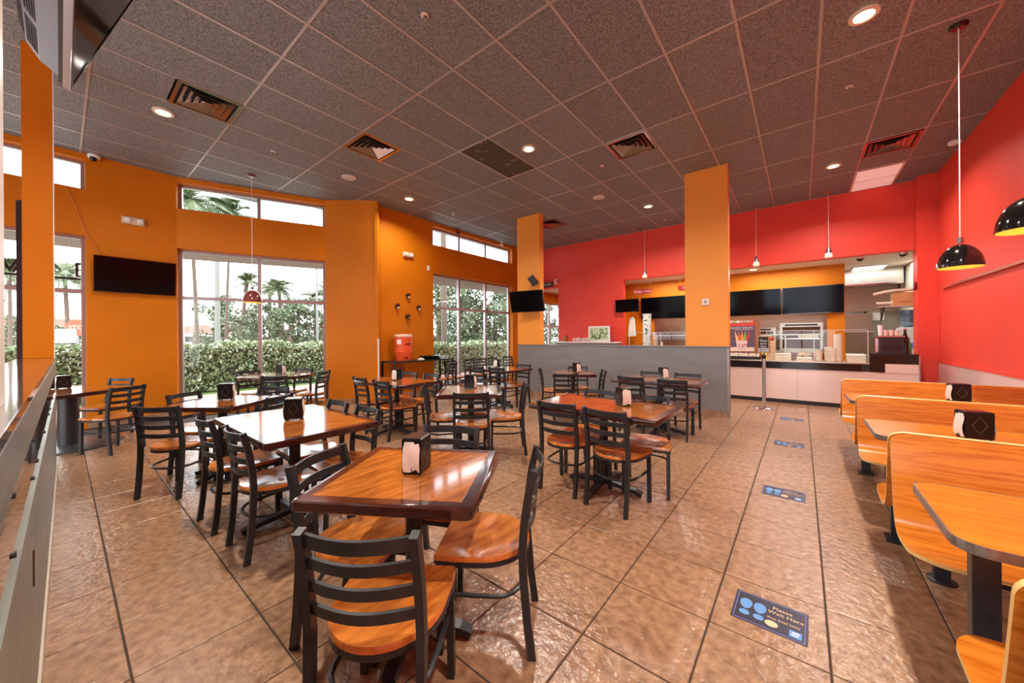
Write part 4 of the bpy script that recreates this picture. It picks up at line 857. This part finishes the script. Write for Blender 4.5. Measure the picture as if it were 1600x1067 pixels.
trays(.80, 9.35, .26, 4, 'stack of flat white trays at the right end behind the glass'); trays(-.30, 9.38, .26, 4, 'stack of flat white trays at the left end behind the glass'); trays(.04, 9.30, .24, 2, 'low pile of trays under the crumpled wraps')
t = thing('paper_wraps', 'crumpled heap of paper wraps beside the cups', 'paper', (.06, 9.30, Zt+.069)); m = MB(); random.seed(3)
for k in range(9): m.ball((random.uniform(-.09, .09), random.uniform(-.05, .05), .028+random.uniform(0, .035)), .035, 8, 5, 1.2, 1, .7)
m.build('wraps', mat('wrap_paper', (226, 196, 160), .7, var=.2, vscale=25), t); MB().lathe([(.012, .06), (.02, .075), (.015, .095), (0, .10)], 8).build('wrap_twist', mat('orange_twist', (206, 110, 60), .6), t)
t = thing('tower_display', 'tall narrow stack of cartons with an orange pot on top, left end of the glass', 'cartons', (-.49, 9.42, Zt))
for k in range(3): MB().cbox(-.065, .065, -.06, .06, .13*k, .128+.13*k, .006).build('carton', mat('kraft_carton', (206, 176, 146), .6, rand=.12), t)
MB().lathe([(.03, .392), (.045, .42), (.045, .46), (.02, .475), (0, .475)], 14).build('pot', mat('red_clay_pot', (196, 84, 50), .5), t, True)
t = thing('yellow_card', 'small yellow card on the counter behind the sign post', 'card', (-.60, 9.12, Zt)); MB().box(-.05, .05, 0, .004, 0, .16, Matrix.Rotation(-.15, 4, 'X')).build('card', mat('yellow_card', (222, 196, 70), .5), t); MB().box(-.02, .02, -.0012, -.0002, .05, .09, Matrix.Rotation(-.15, 4, 'X')).build('dark_mark', BLACKP, t)
t = thing('cutlery_tray', 'black tray of paper packets in front of the poster', 'tray', (-.95, 9.17, Zt)); MB().box(-.28, .28, -.06, .06, 0, .06).build('tray', BLACKP, t); random.seed(5)
for k in range(14): MB().box(-.02, .02, -.004, .004, 0, .07, Matrix.Translation((-.25+.037*k, random.uniform(-.04, .04), .061)) @ Matrix.Rotation(random.uniform(-.4, .4), 4, 'Y')).build('packet', FOAM, t)
# poster
t = thing('bucket_poster', 'standing poster of a drinks bucket priced 13.99 beside the near pillar', 'poster', (-1.01, 9.32, Zt)); MB().box(-.30, .33, .012, .024, 0, .90).build('back_board', mat('brown_board', (150, 96, 68), .5), t); MB().box(-.24, .22, .0, .011, .16, .84).build('sheet', mat('poster_purple', (92, 74, 96), .5), t)
MB().box(-.24, .22, -.002, -.0003, .16, .25).build('table_print', mat('poster_cream', (226, 206, 190), .5), t); MB().box(-.24, .22, -.002, -.0003, .715, .775).build('red_band', mat('poster_red', (214, 60, 56), .5), t)
for i, c_ in enumerate(((220, 196, 214), (170, 190, 90), (230, 226, 206), (216, 168, 150), (190, 160, 130), (184, 176, 150), (236, 130, 90))): MB().box(-.236+.064*i, -.178+.064*i, -.002, -.0003, .785, .835).build('picture_square', mat('square_%s' % 'abcdefg'[i], c_, .5), t)
text('BUCKET SPECIAL', .056, WPL, t, (-.01, -.003, .672)); MB().box(-.16, .15, -.002, -.0003, .63, .636).build('rule', WPL, t)
BKT = MB(); BKT.prism([(-.125, .42), (.105, .42), (.07, .20), (-.09, .20)], .0004, .004, Matrix(((1, 0, 0, 0), (0, 0, -1, 0), (0, 1, 0, 0), (0, 0, 0, 1)))); BKT.build('bucket', mat('bucket_pale', (222, 196, 192), .5), t)
for bx, bt_, c_ in ((-.11, -.25, (226, 190, 120)), (-.06, -.1, (206, 90, 60)), (-.005, 0, (228, 150, 50)), (.05, .1, (150, 170, 80)), (.10, .35, (200, 50, 50))):
    Mx = Matrix.Translation((bx*.8, 0, .40)) @ Matrix.Rotation(bt_, 4, 'Y') @ Matrix(((1, 0, 0, 0), (0, 0, -1, 0), (0, 1, 0, 0), (0, 0, 0, 1)))
    MB().prism([(-.022, 0), (.022, 0), (.022, .10), (.009, .14), (.009, .19), (-.009, .19), (-.009, .14), (-.022, .10)], .0042, .006, Mx).build('bottle_print', mat('bottle_%d%d' % (c_[0], c_[1]), c_, .5), t)
text('13', .12, mat('price_red', (176, 44, 48), .5), t, (-.03, -.0062, .27)); text('99', .06, mat('price_red', (176, 44, 48), .5), t, (.055, -.0062, .30))
# hanging signs
for x_, w_, lab in ((-3.45, 'Order Here', 'hanging red sign reading Order Here'), (-2.28, 'Pickup', 'hanging red sign reading Pickup, half behind the near pillar')):
    t = thing('hanging_sign', lab, 'sign', (x_, 10.15, 2.60), .12, 'hanging counter signs'); MB().prism([(-.27, .07), (.27, .07), (.22, -.06), (.05, -.06), (0, -.09), (-.05, -.06), (-.22, -.06)], -.008, .008, Matrix.Rotation(PI/2, 4, 'X')).build('panel', mat('sign_red', (196, 50, 40), .4), t)
    for xx in (-.2, .2): MB().cyl((xx, 0, .07), (xx, 0, .335), .003, 6).build('wire', BLACKP, t)
    text(w_, .095, WPL, t, (0, -.0095, .005))
# ceiling cameras in the kitchen opening
for x_, y_, lab in ((.95, 10.25, 'dark dome camera on the kitchen ceiling, left one'), (1.55, 10.22, 'dark dome camera on the kitchen ceiling at the right corner')):
    t = thing('dome_camera', lab, 'camera', (x_, y_, 2.944)); MB().lathe([(.07, 0), (.068, -.03), (.06, -.035)], 18).build('base', CHROME, t); MB().ball((0, 0, -.035), .055, 14, 8, 1, 1, .8).build('lens_dome', BLACKG, t, True)
# left service shelf with frame, seen over the half wall
t = thing('condiment_counter', 'pale condiment counter against the red wall, seen over the half wall', 'counter', (-4.92, 9.68, 0)); MB().box(-.93, .93, -.26, .27, 1.175, 1.21).build('worktop', mat('pale_top', (222, 206, 200), .3), t); MB().box(-.90, .90, -.22, .26, 0, 1.174).build('cabinet', mat('grey_cabinet', (120, 112, 110), .5), t); MB().box(-.02, .02, -.228, -.2205, .1, 1.1).build('door_gap', BLACKP, t)
t = thing('picture_frame', 'white framed green picture leaning on the red wall', 'picture', (-4.57, 9.72, 1.211)); MB().box(-.33, .33, 0, .03, 0, .055).build('frame', WPL, t); MB().box(-.33, .33, 0, .03, .395, .45).build('frame', WPL, t); MB().box(-.33, -.275, 0, .03, .055, .395).build('frame', WPL, t); MB().box(.275, .33, 0, .03, .055, .395).build('frame', WPL, t)
MB().box(-.275, .275, .012, .022, .055, .395).build('picture', mat('leafy_picture', (196, 214, 170), .3, rgb2=(60, 96, 58), vscale=16, detail=6, lo=.42, hi=.56), t)
t = thing('red_pump', 'dark red pump bottle right of the white picture frame', 'bottle', (-4.12, 9.70, 1.211)); MB().lathe([(.05, 0), (.05, .13), (.02, .17), (.018, .22), (0, .22)], 14).build('bottle', mat('sauce_red', (150, 20, 40), .3), t, True); MB().cyl((0, 0, .22), (-.05, 0, .24), .01, 8).build('spout', BLACKP, t)
t = thing('wood_wedge', 'brown wooden wedge at the left end of the condiment counter', 'wedge', (-5.68, 9.65, 1.211)); MB().prism([(-.10, 0), (.10, 0), (.10, .20)], -.10, .10, Matrix.Rotation(PI/2, 4, 'X')).build('side', mat('brown_wood', (170, 104, 60), .5, var=.2, vscale=12), t); MB().box(-.101, .101, -.104, -.1005, .0, .01).build('lip', WPL, t)
for k in range(7):
    t = thing('condiment_cup', 'pale condiment cup, %s from the left in the row on the condiment counter' % ('first', 'second', 'third', 'fourth', 'fifth', 'sixth', 'seventh')[k], 'cup', (-5.33+.085*k, 9.62+.02*(k % 2), 1.211), 0, 'condiment cups in a row'); MB().lathe([(.03, 0), (.036, .09+.012*(k % 3)), (.030, .09+.012*(k % 3)), (.026, .01)], 14).build('cup_wall', mat('pale_cup', (226, 206, 200), .5), t, True); MB().lathe([(.037, .085+.012*(k % 3)), (.038, .095+.012*(k % 3)), (.031, .095+.012*(k % 3))], 14).build('rim', WPL, t)
t = thing('restrooms_sign', 'black sign reading restrooms above the corridor doorway, half behind the pillar', 'sign', (-6.62, RY-.002, 3.06)); MB().box(-.36, .36, -.02, 0, -.08, .08).build('panel', mat('sign_black', (30, 34, 36), .4), t); text('RESTROOMS', .105, WPL, t, (0, -.0215, 0))
t = thing('strobe_alarm', 'white and red strobe alarm above the corridor doorway', 'alarm', (-6.13, RY-.002, 3.13)); MB().cbox(-.05, .05, -.08, .08, 0, .05, .01, Matrix.Rotation(PI/2, 4, 'X')).build('housing', WPL, t); MB().box(.012, .045, -.056, -.051, -.05, .05).build('lens', mat('red_cap', (170, 30, 34), .4), t)
t = thing('milk_bottle', 'white cone bottle behind the glass left of the near pillar', 'bottle', (-2.72, 9.35, Zt)); MB().lathe([(.09, 0), (.05, .16), (.03, .27), (.03, .33), (0, .34)], 16).build('body', FOAM, t, True); MB().lathe([(.031, .331), (.031, .36), (0, .36)], 12).build('cap', RAF, t)
t = thing('cup_tower', 'tall cup dispenser behind the glass left of the near pillar', 'dispenser', (-2.95, 9.55, Zt)); MB().lathe([(.05, 0), (.05, .55), (0, .55)], 16).build('tube', mat('tan_tube', (206, 170, 140), .4), t, True); MB().lathe([(.056, .55), (.056, .60), (0, .61)], 16).build('cap', CHROME, t)
t = thing('decorated_post', 'patterned white and green column behind the half wall', 'post', (-3.12, 9.50, Zt)); MB().box(-.08, .08, -.08, .08, 0, 1.06).build('shaft', mat('leaf_pattern', (226, 226, 222), .4, rgb2=(60, 110, 96), vscale=14, detail=2, lo=.40, hi=.46), t); MB().box(-.09, .09, -.09, .09, 1.061, 1.08).build('cap', WPL, t)
t = thing('white_apron', 'white apron hanging at the left end of the kitchen opening', 'apron', (-3.72, 10.05, 1.35)); MB().prism([(-.10, 0), (.10, .02), (.07, .48), (.02, .55), (-.04, .52), (-.08, .3)], -.03, .03, Matrix.Rotation(PI/2, 4, 'X')).build('cloth', WPL, t); MB().cyl((0, 0, .54), (0, .06, .60), .008, 8).build('hook', BLACKP, t)
# ================================================================== OUTSIDE
LAWN = mat('lawn', (112, 134, 72), .9, rgb2=(78, 104, 48), vscale=3); PAVE = mat('red_paving', (196, 158, 146), .8, var=.15, vscale=6); ROAD = mat('pale_road', (196, 194, 190), .8)
g = MB().box(-120, -8.76, -70, 90, -.4, -.10).build('ground', LAWN); tag(g, kind='structure'); g2 = MB().box(-8.759, -7.33, 4.2, 90, -.4, -.10).build('ground', PAVE); tag(g2, kind='structure'); g3 = MB().box(-8.759, -7.33, 13.25, 90, -.4, -.099); 
p = MB().box(-11.6, -8.77, -20, 18, -.099, -.05).build('path', PAVE); tag(p, kind='structure')
pv = MB().box(-.49, .49, -.49, .49, 0, .012).mesh('paver', mat('red_paver', (192, 150, 138), .8, var=.2, vscale=12, rand=.1))
for i in range(3):
    for k in range(24): inst('paver', pv, p, (-9.3-.995*i+.05, -8+.995*k, -.0495))
r = MB().box(-60, -22, -60, 80, -.098, -.06).build('road', ROAD); tag(r, kind='structure')
cn = MB(); cn.prism([(-8.80, -6), (-8.80, 1.3), (-7.90, 3.55), (-7.35, 4.3), (-7.35, 14), (-9.1, 14), (-9.1, 4.2), (-10.4, 1.2), (-10.4, -6)], 3.06, 3.30); c = cn.build('canopy', mat('canopy_grey', (150, 150, 150), .7)); tag(c, kind='structure')
def leafball(m, rnd, cx, cy, cz, rx, ry, rz, n, s, fill=.45):
    """n leaf quads scattered through an ellipsoid"""
    for _ in range(n):
        while True:
            x, y, z = rnd.uniform(-1, 1), rnd.uniform(-1, 1), rnd.uniform(-1, 1); q = x*x+y*y+z*z
            if fill < q <= 1: break
        p = Vector((cx+x*rx, cy+y*ry, cz+z*rz)); a = Vector((rnd.gauss(0, 1), rnd.gauss(0, 1), rnd.gauss(0, 1))).normalized(); b = a.orthogonal().normalized(); b = (b*math.cos(rnd.uniform(0, 6.3))+a.cross(b)*math.sin(rnd.uniform(0, 6.3))); k = s*rnd.uniform(.6, 1.4)
        o = len(m.v); m.v += [p-a*k, p-b*k*.5, p+a*k, p+b*k*.5]; m.f.append((o, o+1, o+2, o+3)); m.mi.append(rnd.randrange(3))
def leafmats(nm, cols): return [mat('%s_leaf_%s' % (nm, 'abc'[i]), c_, .55) for i, c_ in enumerate(cols)]
HM = leafmats('hedge', ((150, 166, 128), (110, 130, 84), (196, 206, 178))); TM = leafmats('tree', ((92, 106, 78), (66, 82, 54), (120, 132, 104))); PM = leafmats('palm', ((88, 104, 66), (64, 80, 48), (116, 124, 86)))
def fast(m, name, mats, parent=None):
    me = bpy.data.meshes.new(name); me.from_pydata([tuple(v) for v in m.v], [], m.f)
    for k in mats: me.materials.append(k)
    me.polygons.foreach_set('material_index', m.mi); me.update(); o = bpy.data.objects.new(name, me); C.objects.link(o)
    if parent: o.parent = parent
    return o
def hedge(a, b, w, h, lab):
    rnd = random.Random(11); a = Vector((*a, 0)); b = Vector((*b, 0)); d = (b-a).normalized(); L = (b-a).length; nrm = Vector((-d.y, d.x, 0)); m = MB()
    for _ in range(int(L*2300)):
        s_ = rnd.uniform(0, L); f = rnd.random()
        if f < .62: o_, z = rnd.choice((-1, 1))*w/2*rnd.uniform(.75, 1.08), h*rnd.uniform(.02, 1.0)
        else: o_, z = w/2*rnd.uniform(-1, 1), h*rnd.uniform(.88, 1.06)
        z *= 1+.04*math.sin(s_*2.1)+.03*math.sin(s_*5.3)
        p = a+d*s_+nrm*o_+Vector((0, 0, z-.08)); q = Vector((rnd.gauss(0, 1), rnd.gauss(0, 1), rnd.gauss(0, 1))).normalized(); r_ = q.orthogonal().normalized(); k = .045*rnd.uniform(.6, 1.5)
        o = len(m.v); m.v += [p-q*k, p-r_*k*.55, p+q*k, p+r_*k*.55]; m.f.append((o, o+1, o+2, o+3)); m.mi.append(rnd.choice((0, 0, 1, 2)))
    root = thing('hedge', lab, 'hedge'); tag(fast(m, 'leaves', HM, root), kind='stuff')
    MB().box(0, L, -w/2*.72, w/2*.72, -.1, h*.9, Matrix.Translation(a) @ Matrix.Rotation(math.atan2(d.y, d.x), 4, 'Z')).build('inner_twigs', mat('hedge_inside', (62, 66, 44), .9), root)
hedge((-13.2, -9), (-13.2, 6.8), 1.0, 1.27, 'clipped silvery green hedge outside the middle window'); hedge((-11.0, 7.6), (-11.0, 14.6), .9, 1.16, 'clipped hedge outside the three-light window')
def trunk(m, pts, r0_, r1_):
    n = len(pts)
    for i in range(n-1): m.sweep([pts[i], pts[i+1]], 2*(r0_+(r1_-r0_)*i/n), 2*(r0_+(r1_-r0_)*i/n), None, False, 9)
BARK = mat('bark', (120, 100, 84), .9, var=.3, vscale=8); PBARK = mat('palm_bark', (104, 90, 78), .9, var=.3, vscale=9, stretch=(1, 1, 4))
def tree(px, dep, ztop, w, lab, seed, dark=1.0, n=1700):
    ztop *= 1.22
    p = at(px, 530, dep); rnd = random.Random(seed); t = thing('leafy_tree', lab, 'tree', (p.x, p.y, -.1), 0, 'trees beyond the hedges')
    m = MB(); trunk(m, [Vector((0, 0, 0)), Vector((.1, 0, ztop*.35)), Vector((-.05, .1, ztop*.6))], .16, .07)
    for k in range(5): a = k*1.26+seed; m.sweep([(0, 0, ztop*(.3+.05*k)), (math.cos(a)*w*.3, math.sin(a)*w*.3, ztop*(.55+.06*k))], .07, .07, None, False, 6)
    m.build('trunk', BARK, t); m = MB()
    for k in range(26):
        a = rnd.uniform(0, 6.3); q = rnd.uniform(.05, .5)*w*(1-.35*abs(k/26-.4)); zz = (.16+.82*k/26)*ztop
        leafball(m, rnd, math.cos(a)*q, math.sin(a)*q, zz, w*rnd.uniform(.10, .2), w*rnd.uniform(.10, .2), ztop*rnd.uniform(.06, .12), n//13, .0085*dep**.78, .0)
    tag(fast(m, 'foliage', TM, t), kind='stuff')
def palm(px, dep, ztop, lab, seed, lean=0.0, R_=1.9, fan=True, tr=.14, nf=26):
    p = at(px, 530, dep); rnd = random.Random(seed); t = thing('palm_tree', lab, 'tree', (p.x, p.y, -.1), 0, 'palm trees')
    L_ = rt*lean; m = MB(); P = [L_*(k/6)**1.5+Vector((0, 0, ztop*k/6)) for k in range(7)]; trunk(m, P, tr, tr*.72); m.build('trunk', PBARK, t, True); m = MB(); top = P[-1]
    for k in range(nf):
        a = 2*PI*k/nf*1.618*2+rnd.uniform(-.2, .2); el = rnd.uniform(-.5, 1.25); d = Vector((math.cos(a)*math.cos(el), math.sin(a)*math.cos(el), math.sin(el))); side = d.cross(Vector((0, 0, 1))).normalized(); last = None; ns = 12
        for i in range(ns+1):
            f = i/ns; q = top+d*R_*f*.95+Vector((0, 0, -R_*.55*f*f*(1.1 if el > 0 else .7)))
            if last is not None:
                o = len(m.v); e = side*.018; m.v += [last-e, last+e, q+e, q-e]; m.f.append((o, o+1, o+2, o+3)); m.mi.append(1)
                dirn = (q-last).normalized(); ll = R_*.30*math.sin(PI*min(1, .18+f*.85))
                for s_ in (-1, 1):
                    for hlf in (0, .5):
                        bpt = last+(q-last)*hlf; tip = bpt+(side*s_*.8+dirn*.75+Vector((0, 0, -.35))).normalized()*ll; w_ = dirn*.035*R_*.5
                        o = len(m.v); m.v += [bpt-w_, bpt+w_, tip]; m.f.append((o, o+1, o+2)); m.mi.append(rnd.randrange(3))
            last = q
    tag(fast(m, 'fronds', PM, t), kind='stuff')
palm(375, 26, 5.6, 'palm with the tallest crown left of the middle window mullion', 1, .55, 1.7); palm(422, 27, 5.3, 'palm just right of the middle window mullion', 2, 0, 1.5); palm(441, 25, 5.0, 'full crowned palm in the right half of the middle window', 3, -.2, 1.9)
palm(467, 26, 3.9, 'low palm at the right of the middle window', 4, 0, 1.3); palm(493, 27, 4.6, 'palm near the right edge of the middle window', 5, 0, 1.7); palm(512, 27, 5.2, 'palm cut off by the right edge of the middle window', 6, 0, 1.6)
palm(309, 15, 7.3, 'thin tall palm crossing the left panes of the middle window', 7, -.3, 2.3, tr=.075); palm(352, 17, 7.2, 'tall palm whose fronds hang in the high middle window', 8, .3, 2.2, tr=.06)
palm(108, 17, 4.5, 'palm seen in the window left of the orange wall, right of the slim post', 9, -.2, 2.0, tr=.09); palm(16, 20, 5.4, 'palm at the left picture edge window', 10, 0, 2.2, tr=.09); palm(694, 16, 9.5, 'smooth grey palm trunk in the left light of the three-light window', 12, 0, 2.0, tr=.14)
for i, (px, dep, zt, w, lab) in enumerate(((352, 22, 3.4, 3.0, 'loose tree left of the middle window mullion'), (385, 27, 3.0, 3.2, 'tree behind the pendant lamp'), (428, 25, 3.3, 3.4, 'dense tree right of the middle window mullion'), (452, 23, 3.2, 2.6, 'dense rounded tree under the fullest palm'), (500, 24, 3.4, 3.0, 'tree at the right edge of the middle window'),
      (684, 20, 4.0, 3.0, 'tree in the left light of the three-light window'), (716, 21, 3.8, 3.2, 'tree beside the first mullion of the three-light window'), (742, 22, 4.2, 3.2, 'tree in the middle light of the three-light window'), (772, 23, 4.2, 3.4, 'tree beside the second mullion of the three-light window'), (795, 21, 4.0, 3.0, 'tree in the right light of the three-light window'), (856, 24, 4.2, 4.0, 'tree seen through the corridor window'),
      (30, 30, 3.0, 4.0, 'tree before the red roofed house, left picture edge'), (100, 26, 2.0, 2.6, 'low tree behind the truck entrance sign'))): tree(px, dep, zt, w, lab, 20+i)
fa, fb = at(300, 530, 33), at(840, 530, 33); t = thing('wood_fence', 'dark wooden fence behind the trees', 'fence', (0, 0, 0)); d = (fb-fa); d.z = 0; L = d.length; ang = math.atan2(d.y, d.x); m = MB(); k = 0
FM = Matrix.Translation((fa.x, fa.y, -.1)) @ Matrix.Rotation(ang, 4, 'Z')
while k*.16 < L: m.box(k*.16, k*.16+.148, -.01, .01, .03, 1.62+.02*(k % 3), FM); k += 1
tag(m.build('boards', mat('fence_wood', (92, 80, 74), .9), t), kind='stuff'); MB().box(0, L, .011, .05, 1.2, 1.3, FM).build('fence_rail', BARK, t)
p = at(340, 530, 15); lp = thing('light_pole', 'pale concrete light pole behind the hedge, left panes of the middle window', 'pole', (p.x, p.y, -.1)); MB().lathe([(.10, 0), (.085, 4.95)], 14).build('shaft', mat('concrete', (128, 126, 122), .8), lp, True); MB().lathe([(.16, 0), (.15, .10), (.1, .14)], 14).build('collar', mat('concrete', (128, 126, 122), .8), lp)
p = at(497, 530, 14); lp = thing('leaning_pole', 'thin grey pole leaning across the right end of the high middle window', 'pole', (p.x, p.y, -.1)); MB().sweep([(0, 0, 0), rt*(-.05)+Vector((0, 0, 4.5)), rt*(-.45)+Vector((0, 0, 7.5))], .09, .09, None, False, 8).build('shaft', mat('grey_pole', (130, 130, 132), .6), lp, True); MB().lathe([(.09, 0), (.085, .05), (.05, .07)], 10).build('foot_ring', mat('grey_pole', (130, 130, 132), .6), lp)
ROOF = mat('terracotta_roof', (142, 80, 64), .8, var=.25, vscale=3, stretch=(1, 1, 5)); STUC = mat('stucco', (170, 154, 132), .9)
def house(px, dep, w, dpt, hw, hr, lab, rz):
    p = at(px, 530, dep); t = thing('house', lab, 'house', (p.x, p.y, -.1), rz); MB().box(-w/2, w/2, -dpt/2, dpt/2, 0, hw).build('walls', STUC, t); e = .6
    MB().add([(-w/2-e, -dpt/2-e, hw), (w/2+e, -dpt/2-e, hw), (w/2+e, dpt/2+e, hw), (-w/2-e, dpt/2+e, hw), (-w/2+dpt/2, 0, hw+hr), (w/2-dpt/2, 0, hw+hr)], [(0, 1, 5, 4), (1, 2, 5), (2, 3, 4, 5), (3, 0, 4), (3, 2, 1, 0)]).build('roof', ROOF, t)
    MB().box(-w/2-e, w/2+e, -dpt/2-e-.02, -dpt/2-e+.02, hw-.2, hw+.02).build('fascia', WPL, t)
    for k in range(3):
        f = MB().box(-w*.3+w*.28*k-.6, -w*.3+w*.28*k+.6, -dpt/2-.05, -dpt/2-.005, 1.0, 2.2).build('window', WPL, t); MB().box(-w*.3+w*.28*k-.5, -w*.3+w*.28*k+.5, -dpt/2-.06, -dpt/2-.051, 1.1, 2.1).build('pane', BLACKG, f)
house(312, 48, 8.0, 7.0, 2.0, 1.35, 'pale house with red roof seen in the left panes of the middle window', YAW+.5); house(70, 46, 22, 9, 2.5, 1.7, 'long pale house with red roof seen left of the orange wall', YAW+.75)
t = thing('entrance_sign', 'white truck entrance sign on a post outside the left window', 'sign', at(97, 530, 13.5)*1.0, YAW+.86); t.location.z = -.1; MB().box(-.34, .34, -.012, .012, 1.36, 1.88).build('board', mat('sign_white', (214, 216, 222), .5), t); MB().cyl((0, .03, 0), (0, .03, 1.8), .03, 10).build('post', mat('grey_pole', (130, 130, 132), .6), t)
DKT = mat('faded_black_print', (84, 84, 104), .6)
for i, w_ in enumerate(('TRUCK', 'ENTRANCE', 'ONLY')): text(w_, .125, DKT, t, (0, -.014, 1.77-.15*i))
t = thing('stop_sign', 'red octagonal stop sign at the window edge, left', 'sign', at(122, 530, 15), YAW+.86); t.location.z = -.1; MB().prism([(.36*math.cos(PI/8+i*PI/4), .36*math.sin(PI/8+i*PI/4)) for i in range(8)], -.01, .01, Matrix.Translation((0, 0, 1.98)) @ Matrix.Rotation(PI/2, 4, 'X')).build('plate', mat('stop_red', (226, 90, 66), .5), t); MB().cyl((0, .03, 0), (0, .03, 2.2), .03, 10).build('post', mat('grey_pole', (130, 130, 132), .6), t); text('STOP', .22, WPL, t, (0, -.013, 1.98))
# rooftop lettering on two rails outside the left window, seen from behind
lm = mat('letter_black', (28, 16, 24), .5); t = thing('letter_sign', 'black letters on rails outside the left window, seen from behind', 'sign', (-9.25, -.10, 0), -PI/2)
for z in (2.37, 2.19): MB().box(-.45, .62, -.012, .012, z-.02, z+.012).build('rail', lm, t)
for x_, w_, mir in ((.37, 'V', 1), (.245, 'A', 1), (-.36, 'D', -1)):
    me = text_mesh(w_, .34, .02, lm); o = inst('letter', me, t, (x_, 0, 2.50), (PI/2, 0, PI))
MB().box(.13, .145, -.012, .012, 2.10, 2.95).build('upright', lm, t); MB().box(.05, .065, -.012, .012, 2.10, 2.95).build('upright', lm, t)
for k in range(5): MB().box(.066, .129, -.01, .01, 2.2+.15*k, 2.215+.15*k).build('rung', lm, t)
# tall dark board standing behind the slim post
t = thing('dark_board', 'tall narrow dark board with rounded top, just left of the slim orange post', 'board', (-6.35, -.252, 0), PI/2); m = MB(); m.prism([(-.03, 0), (.03, 0), (.03, 2.8)]+[(.03*math.cos(a), 2.8+.03*math.sin(a)) for a in [i*PI/6 for i in range(1, 6)]]+[(-.03, 2.8)], -.01, .02, Matrix.Rotation(PI/2, 4, 'X')); m.build('panel', mat('gradient_black', (44, 44, 48), .25), t); MB().box(-.08, .08, -.10, .10, 0, .02).build('foot', BLACKP, t)
